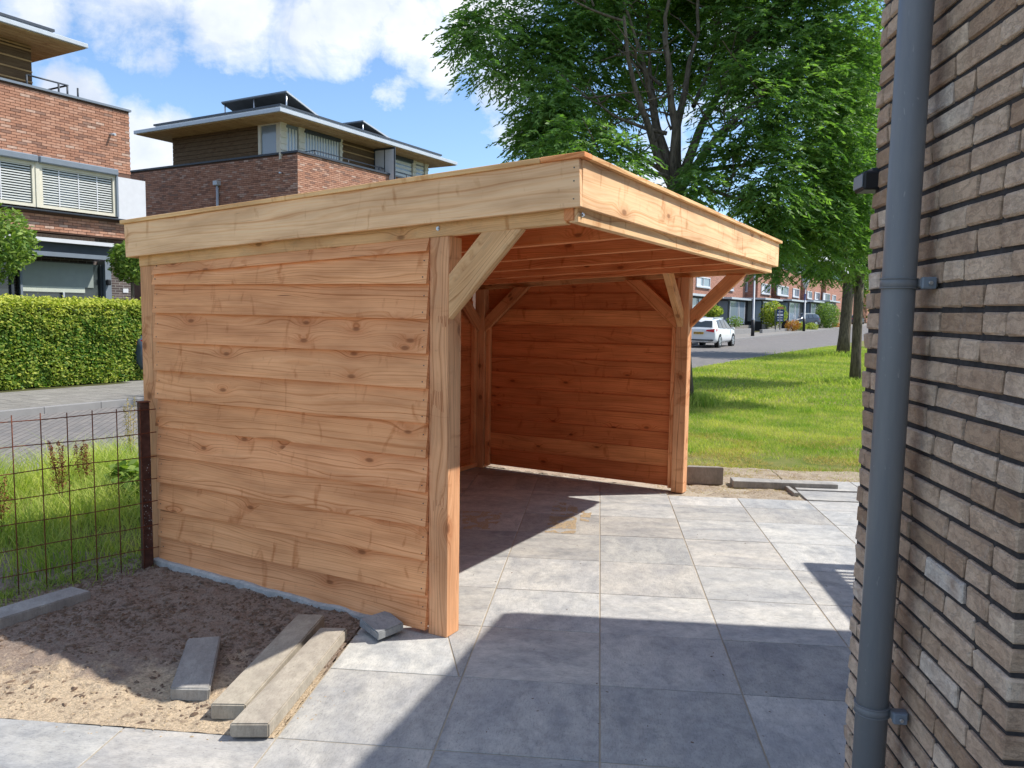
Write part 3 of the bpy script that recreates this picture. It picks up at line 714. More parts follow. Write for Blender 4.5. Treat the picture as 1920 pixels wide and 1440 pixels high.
# inside brace behind post 1, along the front
for (x, y, rr) in ((821.5, 428.5, .0105), (1090, 400, .010)):
    p = V(x, y, L(-.009 if x < 1000 else -.03, 0), Av)
    M = Matrix((Bv * -1, Av, Z)).transposed().to_4x4(); M.translation = p if x < 1000 else L(.02, -.729, p.z)
    if x > 1000: M = Matrix((Av, -Nv, Z)).transposed().to_4x4() @ Matrix(); M.translation = L(.02, -.7285, p.z)
    vs = []; 
    for (r0, dy) in ((rr, 0), (rr, -.004), (rr * .55, -.004), (rr * .55, -.010)):
        vs += [(r0 * math.cos(q * math.pi / 6), dy, r0 * math.sin(q * math.pi / 6)) for q in range(12)]
    fs = [tuple(range(36, 48))] + [(j * 12 + i, j * 12 + (i + 1) % 12, (j + 1) * 12 + (i + 1) % 12, (j + 1) * 12 + i) for j in range(3) for i in range(12)]
    link('bolt', mesh('bolt', vs, fs, GALV), CP, M)
bs = mesh('bolt', [(.006 * math.cos(q * math.pi / 4), -.003, .006 * math.sin(q * math.pi / 4)) for q in range(8)] + [(.006 * math.cos(q * math.pi / 4), .004, .006 * math.sin(q * math.pi / 4)) for q in range(8)],
          [tuple(range(8))] + [(i, (i + 1) % 8, (i + 1) % 8 + 8, i + 8) for i in range(8)], GALV)
for u in (.80, 1.52, 2.25, 2.95, 3.58):
    M = Matrix((Av, Bv, Z)).transposed().to_4x4(); M.translation = L(u, -.7295, beamz(u, -.7) + .075); link('bolt', bs, CP, M)
# fixings on the fascia end
for z in (.04, .1, .18):
    M = Mn.copy(); M.translation = L(-.0605, vf + .03, roofz(0, vf) - z); link('screw', nm, CP, M)
# saw scorch and lumber-crayon marks on the front post: small orange scribbles lying on the wood
CRAYON = plain('red_crayon', (.42, .12, .04, 1), .8)
for (x0, y0, n_, hgt) in ((808, 735, 7, 40), (813, 936, 4, 24), (822, 590, 7, 26)):
    vs = []; fs = []
    for k in range(n_):
        xx = x0 + k * (24 / n_); a = V(xx, y0 + random.uniform(-4, 4), L(-.0012, 0), Av); c = V(xx + random.uniform(-1, 3), y0 + hgt * random.uniform(.5, 1), L(-.0012, 0), Av)
        s = -Bv * .0022; i = len(vs); vs += [a, a + s, c + s, c]; fs.append((i, i + 1, i + 2, i + 3))
    link('crayon_mark', mesh('crayon_mark', vs, fs, CRAYON), CP)

# ================================================================ loose concrete pieces, footing
def quadbox(name, tops, ztop, h, mat, bev=.006, wob=0., taper=0.):
    P = [G(x, y, ztop) for x, y in tops]; c = sum(P, Vector()) / 4; c.z = ztop - h
    x = ((P[3] - P[0])).normalized(); M = Matrix((x, Z.cross(x), Z)).transposed().to_4x4(); M.translation = c; inv = M.inverted()
    lv = [inv @ p for p in P]; vs = [(p.x, p.y, 0) for p in lv] + [(p.x, p.y, h) for p in lv]
    me = mesh(name, vs, CUBEF, mat); bm = bmesh.new(); bm.from_mesh(me); bmesh.ops.recalc_face_normals(bm, faces=bm.faces[:])
    bmesh.ops.bevel(bm, geom=bm.edges[:], offset=bev, segments=2, affect='EDGES')
    if wob:
        for v in bm.verts:
            if abs(v.co.x) > max(abs(q.x) for q in lv) - .02: v.co += Vector((random.uniform(-wob, wob), random.uniform(-wob, wob), 0))
    bm.to_mesh(me); bm.free(); return link(name, me, None, M, (1, 1, 1, 1))
GP = 'loose pieces of concrete lawn edging'
tag(quadbox('concrete_edging', [(-40, 1150), (135, 1099), (171, 1108), (-40, 1172)], .075, .075, EDGING), 'concrete edging strip lying on the soil in front of the wire fence', 'edging', GP)
o = quadbox('concrete_edging', [(352, 1196), (414, 1192), (392, 1292), (319, 1290)], .07, .06, EDGING, .006, .004); tag(o, 'short broken piece of concrete edging lying alone on the dark soil', 'edging', GP)
o = quadbox('concrete_edging', [(558, 1151), (609, 1152), (460, 1321), (394, 1320)], .075, .07, EDGING, .006); o.color = (1.18, 1.1, .96, 1); tag(o, 'long concrete edging strip, left one of the pair side by side', 'edging', GP)
o = quadbox('concrete_edging', [(600, 1176), (651, 1177), (504, 1357), (430, 1357)], .07, .06, EDGING, .006); o.color = (1.18, 1.1, .98, 1); tag(o, 'long concrete edging strip, right one of the pair, beside the slabs', 'edging', GP)
o = quadbox('concrete_block', [(673, 1161), (725, 1145), (757, 1165), (708, 1184)], .07, .048, FOOT, .007, .006); o.rotation_euler.rotate_axis('Y', R(3)); o.color = (.75, .78, .82, 1)
tag(o, 'broken grey concrete block leaning at the foot of the front post', 'block')
o = quadbox('concrete_edging', [(1290, 872), (1352, 875), (1357, 877), (1288, 875)], .18, .18, EDGING, .004); o.color = (.8, .76, .72, 1); tag(o, 'concrete edging piece standing upright beside the right carport post', 'edging', GP)
o = quadbox('concrete_edging', [(1369, 894), (1560, 904), (1572, 909), (1375, 902)], .06, .07, EDGING, .004); tag(o, 'flat concrete edging strip set between the lawn and the far slabs', 'edging', GP)
o = quadbox('concrete_edging', [(1466, 906), (1472, 906), (1498, 924), (1489, 924)], .03, .05, EDGING, .003); tag(o, 'short concrete edging joining the far strip to the terrace corner', 'edging', GP)
# rough footing poured under the side wall
vs = []; fs = []; nseg = 46
a, c = L(-.0, Lb + .0, 0), L(-.0, .32, 0)
for i in range(nseg + 1):
    p = a + (c - a) * i / nseg; w = .055 + .014 * hn(i * .31, 2, 1) + .010 * random.random(); h = .050 + .010 * hn(i * .23, 7, 1) + .006 * random.random()
    h *= 1 - .35 * i / nseg
    vs += [p - Av * w + Z * -.02, p - Av * (w - .006) + Z * h * .8, p - Av * (w - .02) + Z * h, p + Av * .05 + Z * h * .95, p + Av * .05 - Z * .02]
for i in range(nseg):
    for k in range(4): fs.append((i * 5 + k, (i + 1) * 5 + k, (i + 1) * 5 + k + 1, i * 5 + k + 1))
fs += [(4, 3, 2, 1, 0), tuple(nseg * 5 + k for k in range(5))]
tag(link('concrete_footing', mesh('concrete_footing', vs, fs, FOOT), None, None, (1.05, 1.05, 1.05, 1)), 'rough pale concrete footing strip under the clad side wall', 'footing')

# ---------------------------------------------------------------- crumbs of soil, sand spilled on the slabs
def lumps(name, pts, size, mat, flat=.6, label=None):
    n = len(pts); ico = np.array([(0, 0, 1), (.9, 0, .1), (.28, .85, 0), (-.73, .53, .1), (-.73, -.53, 0), (.28, -.85, .1)])
    tri = [(0, 1, 2), (0, 2, 3), (0, 3, 4), (0, 4, 5), (0, 5, 1)]
    out = []
    for k in range(n):
        s = size[k]; a = random.random() * 6.28; ca, sa = math.cos(a), math.sin(a)
        sc = np.array([s * random.uniform(.6, 1.7), s * random.uniform(.5, 1.), s * flat * random.uniform(.5, 1.2)])
        q = ico * sc * RNG.uniform(.75, 1.25, (6, 1)); q = np.stack([q[:, 0] * ca - q[:, 1] * sa, q[:, 0] * sa + q[:, 1] * ca, q[:, 2]], 1) + np.array(pts[k])
        for t3 in tri: out.append(q[list(t3)])
    me = np_mesh(name, np.concatenate(out), 3, mat, RNG.random(n * 5)); o = link(name, me); return tag(o, label, kind='stuff')
pts = []; sz = []
while len(pts) < 9000:
    u, v = random.uniform(-4.2, -1.25), 2.97 + random.random() ** .8 * 3.2
    p = PV(u, v)
    if not soil_keep(p) or (p.dot(Nv) < -5.0): continue
    if random.random() > .45 + .9 * hn(p.x, p.y, 2.5, 9) + (.25 if v > 3.5 else -.42): continue
    p.z = soil_h(p.x, p.y) - .001; pts.append(tuple(p)); sz.append(.003 + .017 * random.random() ** 3)
lumps('soil_crumbs', pts, sz, CLODM, .6)
pts = []; sz = []
while len(pts) < 1700:
    p = PV(random.uniform(-3.9, -1.1), random.uniform(2.86, 3.4))
    if not (soil_keep(p) or random.random() < .25): continue
    on = soil_keep(p); p.z = soil_h(p.x, p.y) if on else .0; pts.append(tuple(p)); sz.append(.002 + .006 * random.random() ** 2)
def inpoly(px, py, poly_):
    c = False
    for i in range(len(poly_)):
        x1, y1 = poly_[i]; x2, y2 = poly_[i - 1]
        if (y1 > py) != (y2 > py) and px < (x2 - x1) * (py - y1) / (y2 - y1) + x1: c = not c
    return c
lumps('sand_crumbs', pts, sz, CLODS, .5)
pts = []; sz = []
for (pol, n_, thr) in (([(868, 958), (938, 960), (945, 972), (918, 992), (866, 992)], 5000, .0), ([(1040, 940), (1062, 942), (1058, 1000), (1022, 998)], 3200, -.05), ([(1066, 948), (1084, 948), (1078, 1000), (1052, 1000)], 2600, -.05), ([(1090, 958), (1110, 958), (1104, 978), (1088, 976)], 1500, -.1), ([(520 * .427 + 800, 715), (0, 0), (0, 0)], 0, 0)):
    k = 0
    while k < n_:
        x = random.uniform(min(q[0] for q in pol), max(q[0] for q in pol)); y = random.uniform(min(q[1] for q in pol), max(q[1] for q in pol))
        if not inpoly(x, y, pol): continue
        k += 1
        p = G(x, y, 0)
        if hn(p.x, p.y, 11, 2) < thr: continue
        p.z = .0005; pts.append(tuple(p)); sz.append(.003 + .005 * random.random())
lumps('sand_crumbs', pts, sz, CLODS, .3)
pts = []; sz = []
for k in range(1500):      # crumbs along the sandy strip and dead grass on it
    p = PV(random.uniform(.5, 4), random.uniform(7.66, 9.0)); p.z = sand_h(p.x, p.y) - .012; 
    if p.dot(Pr) > 1.98 and p.dot(Pd) < 8.52: continue
    pts.append(tuple(p)); sz.append(.004 + .01 * random.random() ** 2)
lumps('sand_crumbs', pts, sz, CLODS, .6)

pts = []; sz = []
for k in range(420):       # grit, shavings and dead leaves blown over the slabs
    p = PV(random.uniform(-1.2, 2.4), 2.95 + random.random() ** 1.5 * 4.5)
    if (p - P1).dot(Av) < .1 and p.dot(Pr) < -.6: continue
    p.z = .0012; pts.append(tuple(p)); sz.append(.002 + .005 * random.random() ** 3)
lumps('grit', pts, sz, CLODM, .4)

# ================================================================ blades, leaves
def blades(name, base, hgt, wid, bend, mat, tint, segs=2, parent=None, kind='stuff', lean=None):
    n = len(base); base = np.asarray(base, 'f'); hgt = np.asarray(hgt); a = RNG.random(n) * 6.283; d = np.stack([np.cos(a), np.sin(a), 0 * a], 1)
    if lean is not None: d = d + np.asarray(lean); d /= np.linalg.norm(d, axis=1)[:, None] + 1e-6
    b = RNG.random(n) * 6.283; s = np.stack([np.cos(b), np.sin(b), 0 * b], 1) * (wid * RNG.uniform(.6, 1.3, n))[:, None]
    bd = (bend * RNG.uniform(.2, 1.3, n) * hgt)[:, None]
    co = []; tt = []
    up = np.array([0, 0, 1.])
    def pos(f): return base + up * (hgt * (f - .25 * f * f * bend))[:, None] + d * bd * f * f
    fr = np.linspace(0, 1, segs + 1)
    for k in range(segs):
        f0, f1 = fr[k], fr[k + 1]; w0, w1 = 1 - f0 ** 1.5, 1 - f1 ** 1.5
        p0, p1 = pos(f0), pos(f1)
        if k < segs - 1: q = np.stack([p0 - s * w0, p0 + s * w0, p1 + s * w1, p1 - s * w1], 1); co.append((4, q))
        else: q = np.stack([p0 - s * w0, p0 + s * w0, p1 + s * .05, p1 - s * .05], 1); co.append((4, q))
    al = np.concatenate([q.reshape(-1, 3) for _, q in co]); me = np_mesh(name, al, 4, mat, np.tile(tint, segs))
    o = link(name, me, parent); 
    if kind: tag(o, kind=kind)
    return o
def leafcloud(name, cen, size, ratio, mat, tint, parent=None, droop=.0, org=None, normal=None, upb=.3, dirs=None):
    """flat lozenge leaves at the given centres"""
    n = len(cen); cen = np.asarray(cen, 'f'); size = np.asarray(size)
    d = RNG.normal(size=(n, 3)); d[:, 2] = d[:, 2] * .6 - droop; d /= np.linalg.norm(d, axis=1)[:, None]
    if dirs is not None: d = dirs
    nr = RNG.normal(size=(n, 3)) * (.8 if dirs is None else .5); nr[:, 2] += upb
    if normal is not None: nr += normal
    s = np.cross(d, nr); s /= np.linalg.norm(s, axis=1)[:, None] + 1e-9
    L_ = (d * size[:, None] * .5); S_ = s * (size * ratio * .5)[:, None]
    q = np.stack([cen - L_, cen + S_ * 1., cen + L_, cen - S_ * 1.], 1).reshape(-1, 3)
    M = None
    if org is not None: q = q - np.array(org); M = Matrix.Translation(org)
    me = np_mesh(name, q, 4, mat, tint); return link(name, me, parent, M)

# lawn blades: dense near the sandy strip, thinner far away
def lawn_pts(n_, r0, r1, pw):
    b = []; 
    while len(b) < n_:
        d = r0 + (r1 - r0) * random.random() ** pw; ang = random.uniform(R(6), R(28)); x, y = d * math.sin(ang), d * math.cos(ang)
        p = Vector((x, y, 0)); t, n = tn(p)
        if n < near_edge(t) + .05: continue
        u, v = p.dot(Pr), p.dot(Pd)
        if v < 8.42 + .15 * hn(x, y, 1.5) or (u < .8 and v < 9.3): continue
        worn = (v - 8.6) / 3.0 + 1.2 * hn(x, y, 1.1, 5) - .12
        if random.random() > .25 + worn: continue
        b.append((x, y, zt(t) - .035))
    return b
b1 = lawn_pts(75000, 8.5, 17, .9); h1 = np.array([.035 + .035 * random.random() for _ in b1])
tn1 = np.clip(np.array([.5 + .8 * hn(p[0], p[1], .9) + .4 * hn(p[0], p[1], 3.1, 3) + random.gauss(0, .25) for p in b1]), 0, 1)
blades('lawn_grass', b1, h1, .0035, .7, GRASSM, tn1, 1)
b1 = lawn_pts(60000, 16, 48, .8); h1 = np.array([.05 + .05 * random.random() for _ in b1])
tn1 = np.clip(np.array([.5 + .5 * hn(p[0], p[1], .5) + random.gauss(0, .2) for p in b1]), 0, 1)
blades('lawn_grass', b1, h1, .011, .7, GRASSM, tn1, 1)
# coarser dark tufts and dandelion leaves scattered in the turf
b1 = []
for k in range(70):
    c = PV(random.uniform(.8, 7), random.uniform(9.2, 24)); t, n = tn(c)
    if n < near_edge(t) + .2: continue
    for q in range(70): b1.append((c.x + random.gauss(0, .09), c.y + random.gauss(0, .09), zt(t) - .035))
blades('lawn_tufts', b1, np.array([.06 + .09 * random.random() for _ in b1]), .007, .9, GRASSM, RNG.random(len(b1)) * .3, 1)
# dead straw at the lawn's worn edge
b1 = []
while len(b1) < 16000:
    p = PV(random.uniform(.6, 4.8), 7.8 + random.random() ** 1.1 * 4.2)
    if p.dot(Pd) > 9.4 and hn(p.x, p.y, 1.3, 11) < .02: continue
    if p.dot(Pr) > 1.95 and p.dot(Pd) < 8.52: continue
    b1.append((p.x, p.y, -.02))
blades('dry_grass', b1, np.array([.02 + .035 * random.random() for _ in b1]), .0035, 1.8, YELLOWM, RNG.random(len(b1)), 1)
# verge in front of the road: long bright grass, shorter by the fence
b1 = []; h1 = []
while len(b1) < 30000:
    t, n = random.uniform(-2.2, 5.4), random.uniform(-8.45, -4.72)
    p = TN(t, n)
    if (p - P1).dot(Bv) > -1 and (p - P1).dot(Av) > -.15 and (p - P1).dot(Bv) < 2.7: continue
    f = min(1, max(0, (-4.9 - n) / 1.6)); k = hn(p.x, p.y, 1.6, 2)
    if random.random() > .5 + .35 * f + k: continue
    b1.append((p.x, p.y, -.03)); h1.append((.09 + .34 * f * (.7 + 1.1 * k)) * random.uniform(.6, 1.2) + (.05 if n < -5 else 0))
tn1 = np.clip(np.array([.5 + .55 * hn(p[0], p[1], 1.2, 4) + random.gauss(0, .22) for p in b1]), 0, 1)
blades('verge_grass', b1, np.array(h1), .0042, .75, VERGEM, tn1, 3)
b1 = []
while len(b1) < 2600:                       # small tufts creeping into the soil by the fence
    t, n = random.uniform(.2, 3.6), -4.9 + abs(random.gauss(0, .13)); p = TN(t, n)
    if soil_keep(p) or n < -4.7: b1.append((p.x, p.y, -.01))
blades('verge_grass', b1, np.array([.04 + .08 * random.random() for _ in b1]), .003, .8, VERGEM, RNG.random(len(b1)) * .5, 2)

# ================================================================ wire fence
fpost = G(277, 1066); FB = G(-6, 1122); fd = (FB - fpost); fd.z = 0; fd.normalize(); fn = Vector((fd.y, -fd.x, 0))
ptop = V(270, 754, fpost, fn).z
FE = empty('wire_fence', fpost, 'rusty welded wire mesh fence fixed to a brown steel post', 'fence')
bar('fence_post', Vector((*fpost.xy, -.05)), Vector((*fpost.xy, ptop)), .06, .06, plain('brown_steel', (.085, .038, .028, 1), .7, .2, .4, 25.), FE, up=fd, bev=.004)
capm = bar('post_cap', Vector((*fpost.xy, ptop)), Vector((*fpost.xy, ptop + .006)), .07, .07, RUST, FE, up=fd, bev=0)
ztop = V(283, 766, fpost, fn).z
def wob(p, k): return p + fn * (.006 * math.sin(p.dot(fd) * 5 + k) - .048) + Z * (.004 * math.sin(p.dot(fd) * 7 + k * 2))
for k in range(8):
    zz_ = ztop - .153 * k
    if zz_ < .0: break
    pts = [wob(Vector((*fpost.xy, zz_)) + fd * (s * .2 - .06) - Z * (.004 * s), k) for s in range(16)]
    tube('wire', pts, .0033, RUST, FE, 6)
for xx in (262, 218, 173, 126, 77, 23, -33, -92, -155, -220, -290, -365, -440):
    p = V(xx, 900, fpost, fn); s = (p - fpost).dot(fd); b = Vector((*fpost.xy, 0)) + fd * s
    tube('wire', [wob(b + Z * zz_, xx) for zz_ in np.linspace(0, ztop + .02 - .002 * s, 6)], .0033, RUST, FE, 6)
pts = []; sz = []                          # mortar splashes on the post
vs = []; fs = []
for k in range(70):
    z_ = random.gauss(.42, .14); a = random.uniform(-.03, .03); r0 = random.uniform(.001, .0035); c = Vector((*fpost.xy, max(.1, z_))) - fn * .0382 + fd * a if False else Vector((*fpost.xy, max(.1, z_))) + (-fn if fn.y > 0 else fn) * .033 + fd * a
    i = len(vs); vs += [c + (fd * math.cos(q * 1.047) + Z * math.sin(q * 1.047)) * r0 * random.uniform(.7, 1.4) for q in range(6)]; fs.append(tuple(range(i, i + 6)))
tag(link('mortar_splash', mesh('mortar_splash', vs, fs, FOOT), FE), kind='stuff')

# ================================================================ weeds at the fence
def dock(px, py_base, py_top, n_, label, mat=DOCKM, stemr=.004, spread=.035, lf=.012):
    b = G(px[0], py_base, 0.); top = AT(px[1], py_top, b.y); E_ = empty('dock_plant', b, label, 'weed', 'tall weeds on the verge')
    ts = []; cen = []; sz_ = []
    for s in range(4):
        tp = top + Vector((random.uniform(-.06, .06), random.uniform(-.06, .06), -random.random() * .12)); mid = (b + tp) / 2 + Vector((random.uniform(-.03, .03), 0, 0))
        ts.append(([b, mid, tp], [stemr, stemr * .7, stemr * .3]))
        for k in range(n_):
            f = .35 + .65 * random.random(); p = b.lerp(mid, f * 2) if f < .5 else mid.lerp(tp, f * 2 - 1)
            q = p + Vector([random.gauss(0, spread * (1.15 - f)) for _ in range(3)]); cen.append(q); sz_.append(lf * random.uniform(.6, 1.6))
    joined('stem', ts, mat, E_, 5, b); tag(leafcloud('seed_head', cen, sz_, .7, mat, RNG.random(len(cen)), E_, org=b), kind='stuff')
dock((118, 104), 960, 812, 260, 'tall rust-red dock plant behind the wire fence, left one')
dock((158, 155), 925, 822, 260, 'bushy rust-red dock plant behind the wire fence, right one', spread=.05)
dock((6, -4), 1005, 880, 200, 'dark red weed at the left end of the wire fence', spread=.05)
dock((250, 243), 880, 740, 160, 'yellow dried weed standing behind the fence post', YELLOWM, spread=.04)

# ================================================================ trees, shrubs, hedge
def sprays(lobes, n_, shell=.5, k=15, ln=.42):
    """compound-leaf sprays: leaflets in pairs along drooping twigs spread through the lobes"""
    w = np.array([l[1][0] * l[1][1] for l in lobes]); w = w / w.sum(); ns = n_ // k; P, D_, sh = [], [], []
    for c in RNG.choice(len(lobes), ns, p=w):
        cc, rr = np.array(lobes[c][0]), np.array(lobes[c][1]); d = RNG.normal(size=3); d /= np.linalg.norm(d); p = cc + d * rr * RNG.random() ** shell * RNG.uniform(.8, 1.12)
        if hn(p[0] * 1.1, p[1] * 1.1 + p[2] * 1.5, 1.1, p[2]) < -.16: continue
        if hn(p[0] * 3, p[1] * 3 + p[2] * 2.3, 1.1, p[2] * 3) < -.3: continue
        a = RNG.random() * 6.283; out = np.array([math.cos(a) * .7 + d[0] * .6, math.sin(a) * .7 + d[1] * .6, .15 + .3 * d[2]]); out /= np.linalg.norm(out)
        side = np.cross(out, [0, 0, 1.]); side /= np.linalg.norm(side); f = np.arange(k) / (k - 1)
        pos = p + out * (f * ln)[:, None] + np.array([0, 0, -1.]) * (f ** 2 * ln * .55)[:, None]; sg = np.where(np.arange(k) % 2, 1, -1)[:, None]
        dr = out * .75 + side * sg * .65 + np.array([0, 0, -.55]) + RNG.normal(size=(k, 3)) * .28; dr /= np.linalg.norm(dr, axis=1)[:, None]
        P.append(pos + dr * .04); D_.append(dr); sh += [RNG.random()] * k
    return np.concatenate(P), np.concatenate(D_), np.array(sh)
def blobpts(lobes, n_, shell=.55):
    """random leaf positions in a union of ellipsoids (c, r, weight) - denser near the surface, grouped in sprays"""
    w = np.array([l[2] if len(l) > 2 else l[1][0] * l[1][1] for l in lobes]); w = w / w.sum(); ns = n_ // 22; out = []; shade = []
    ch = RNG.choice(len(lobes), ns, p=w)
    for c in ch:
        cc, rr = lobes[c][0], lobes[c][1]
        d = RNG.normal(size=3); d /= np.linalg.norm(d); r = (RNG.random() ** shell)
        p = np.array(cc) + d * np.array(rr) * r
        if hn(p[0] * .9, p[1] * .9 + p[2] * 1.3, 1.1, p[2]) < -.30: continue
        k = 22; sp = RNG.normal(size=(k, 3)) * np.array([.17, .17, .13]) ; sp[:, 2] -= .25 * (sp[:, 0] ** 2 + sp[:, 1] ** 2) * 3
        out.append(p + sp); shade += [RNG.random()] * k
    return np.concatenate(out), np.array(shade)
def tree(name, base, trunk, limbs, lobes, nleaf, size, label, mat=ASHLEAF, ratio=.3, group=None, droop=.35, cat='tree', seg=9):
    E_ = empty(name, base, label, cat, group)
    tube('trunk', trunk[0], trunk[1], BARK, E_, 12)
    if limbs: joined('limb', limbs, BARK, E_, 7, Vector(trunk[0][-1]))
    c, dr, sh = sprays(lobes, nleaf, ln=size * 3.6)
    tint = np.clip(sh ** 1.5 * .75 + RNG.random(len(sh)) * .25, 0, 1)
    leafcloud('crown', c, size * RNG.uniform(.7, 1.3, len(c)), ratio, mat, tint, E_, droop, base, dirs=dr, upb=.6)
    return E_
def limbpath(a, b, n_=5, bow=.08, r0=.1, r1=.03):
    a, b = Vector(a), Vector(b); L_ = (b - a).length; o = Vector([random.uniform(-1, 1) for _ in range(3)]) * bow * L_
    return ([a.lerp(b, i / n_) + o * math.sin(i / n_ * math.pi) + Vector([random.gauss(0, .012 * L_) for _ in range(3)]) * (0 < i < n_) for i in range(n_ + 1)], [r0 + (r1 - r0) * i / n_ for i in range(n_ + 1)])
# big ash behind the carport
YB = 15.76
def T1(x, y, dy=0.): return AT(x, y, YB + dy)
b = G(1279, 755); b.z = -.05; YB = b.y; fork = T1(1268, 345)
limbs = []
tips = [((1263, 346), (1195, 80), .3, .16, .05), ((1266, 348), (1245, 60), -.3, .14, .06), ((1260, 350), (1170, 30), -.9, .13, .03), ((1269, 348), (1310, 60), .2, .15, .04), ((1272, 350), (1400, 60), .6, .15, .04), ((1274, 352), (1480, 130), -.8, .12, .03),
        ((1255, 330), (1120, 250), .4, .07, .02), ((1250, 250), (1090, 180), -.6, .06, .015), ((1240, 160), (1120, 60), .5, .05, .015), ((1400, 80), (1540, -60), .5, .09, .03), ((1290, 320), (1490, 300), .8, .09, .02), ((1195, 85), (1150, -120), .2, .05, .02),
        ((1250, 70), (1270, -140), 0, .06, .02), ((1310, 60), (1330, -140), 0, .05, .02), ((1250, 330), (1060, 310), -1.5, .06, .02), ((1285, 330), (1420, 380), -1.2, .07, .02), ((1170, 40), (1010, -40), -.8, .04, .01), ((1120, 250), (1000, 240), .2, .03, .008), ((1230, 200), (1210, -60), 1.5, .07, .02), ((1300, 200), (1360, -60), 1.5, .07, .02)]
for (a, c, dy, r0, r1) in tips: limbs.append(limbpath(T1(a[0], a[1], 0 if r0 > .1 else dy * .4), T1(c[0], c[1], dy), 5, .05, r0 * .72, r1 * .8))
for k in range(150):                        # twigs
    a, c, dy, r0, r1 = random.choice(tips); f = random.uniform(.35, 1); p = T1(a[0] + (c[0] - a[0]) * f, a[1] + (c[1] - a[1]) * f, dy * f)
    limbs.append(limbpath(p, p + Vector((random.uniform(-1, 1), random.uniform(-1, 1), random.uniform(-.3, .8))) * 1.1, 3, .1, .022, .006))
def lb(x, y, rx, ry, dy=0., rz=None): s = FPX / (YB + dy); c = T1(x, y, dy); return (tuple(c), (rx / s, (rz or (rx + ry) * .5) / s, ry / s))
lobes = [lb(935, 60, 75, 85), lb(880, 65, 38, 42, .3), lb(915, 120, 48, 40, -.5), lb(1010, 110, 90, 85, .4), lb(1030, 190, 60, 48, -.4), lb(1040, 240, 75, 52, .3), lb(1000, 275, 48, 32, .2), lb(1080, 280, 80, 55, -1.2), lb(1110, 60, 110, 90, .8), lb(1100, 170, 70, 60, 1.2), lb(1165, 300, 50, 50, -1.6), 
         lb(1200, 0, 120, 70, 2.6), lb(1330, 10, 130, 80, 2.4), lb(1450, 60, 120, 110, .4), lb(1560, 80, 110, 120, .2), lb(1400, 190, 85, 90, -.6), lb(1500, 200, 110, 100, -.6), lb(1590, 230, 80, 110, .3), lb(1360, 300, 60, 60, -.9), lb(1440, 330, 100, 90, -.8), lb(1540, 350, 100, 90, 0), lb(1600, 400, 60, 70, .4), lb(1330, 350, 70, 45, -1.2), lb(1470, 430, 80, 50, -.5), lb(1560, 450, 70, 45, .2),
         lb(1250, 130, 70, 60, 2.6), lb(1150, 200, 50, 60, 2.2), lb(1340, 130, 60, 60, 1.9), lb(1300, -120, 200, 90, .5), lb(1080, -90, 140, 90, .5), lb(1520, -90, 160, 90, .3), lb(1245, 395, 60, 40, -1.2)]
tree('ash_tree', b, ([b, b.lerp(fork, .25), b.lerp(fork, .6), fork], [.25, .2, .17, .17]), limbs, lobes, 330000, .125, 'large multi-stemmed ash tree rising behind the timber carport', group='street trees on the lawn')
# two smaller trees right by the wall
p2 = Gs(1580, 665); p2.z -= .06
top2 = AT(1592, 530, p2.y)
s2 = FPX / p2.y
def lb2(x, y, rx, ry, Y, dy=0.): s = FPX / (Y + dy); c = AT(x, y, Y + dy); return (tuple(c), (rx / s, (rx + ry) * .6 / s, ry / s))
lim = [limbpath(top2, AT(1560, 470, p2.y), 4, .05, .16, .05), limbpath(top2, AT(1610, 450, p2.y - .5), 4, .05, .16, .05), limbpath(AT(1590, 545, p2.y), AT(1553, 490, p2.y), 4, .08, .09, .03), limbpath(top2, AT(1640, 480, p2.y), 4, .05, .1, .03)]
tree('ash_tree', p2, ([p2, p2.lerp(top2, .3), p2.lerp(top2, .7), top2], [.30, .24, .23, .24]), lim, [lb2(1500, 440, 80, 60, p2.y), lb2(1560, 400, 90, 80, p2.y, 1), lb2(1620, 380, 80, 80, p2.y, -1), lb2(1470, 500, 45, 32, p2.y, -.5), lb2(1420, 480, 60, 40, p2.y, .5), lb2(1540, 505, 40, 22, p2.y, .5), lb2(1610, 460, 50, 40, p2.y)],
     60000, .19, 'thicker of the two tree trunks right by the brick wall, further from the camera', group='street trees on the lawn')
p3 = G(1603, 718); p3.z = -.05; top3 = AT(1611, 530, p3.y)
lim = [limbpath(top3, AT(1600, 440, p3.y), 4, .05, .09, .03), limbpath(top3, AT(1660, 430, p3.y), 4, .05, .07, .02), limbpath(AT(1608, 560, p3.y), AT(1585, 480, p3.y), 3, .05, .05, .02)]
tree('ash_tree', p3, ([p3, p3.lerp(top3, .3), p3.lerp(top3, .7), top3], [.16, .125, .12, .12]), lim, [lb2(1612, 500, 38, 32, p3.y, -.4), lb2(1625, 440, 70, 50, p3.y), lb2(1590, 370, 80, 70, p3.y, .4), lb2(1640, 300, 110, 90, p3.y, .3), lb2(1600, 180, 100, 110, p3.y, .5), lb2(1680, 100, 150, 140, p3.y, .3), lb2(1560, 280, 60, 60, p3.y, .5)],
     90000, .135, 'slender tree trunk nearest the brick wall edge', mat=SHRUBLEAF, group='street trees on the lawn')
# tufts at the trunk feet
for (c, h, w, n_) in ((b, .38, .30, 2600), (p2, .35, .9, 1800), (p3, .30, .45, 1800)):
    bb = [(c.x + random.gauss(0, w), c.y + random.gauss(0, w), c.z) for _ in range(n_)]
    blades('grass_tuft', bb, np.array([h * random.uniform(.4, 1) for _ in bb]), .009 if c is b else .016, .6, VERGEM, RNG.random(n_) * .8, 2)
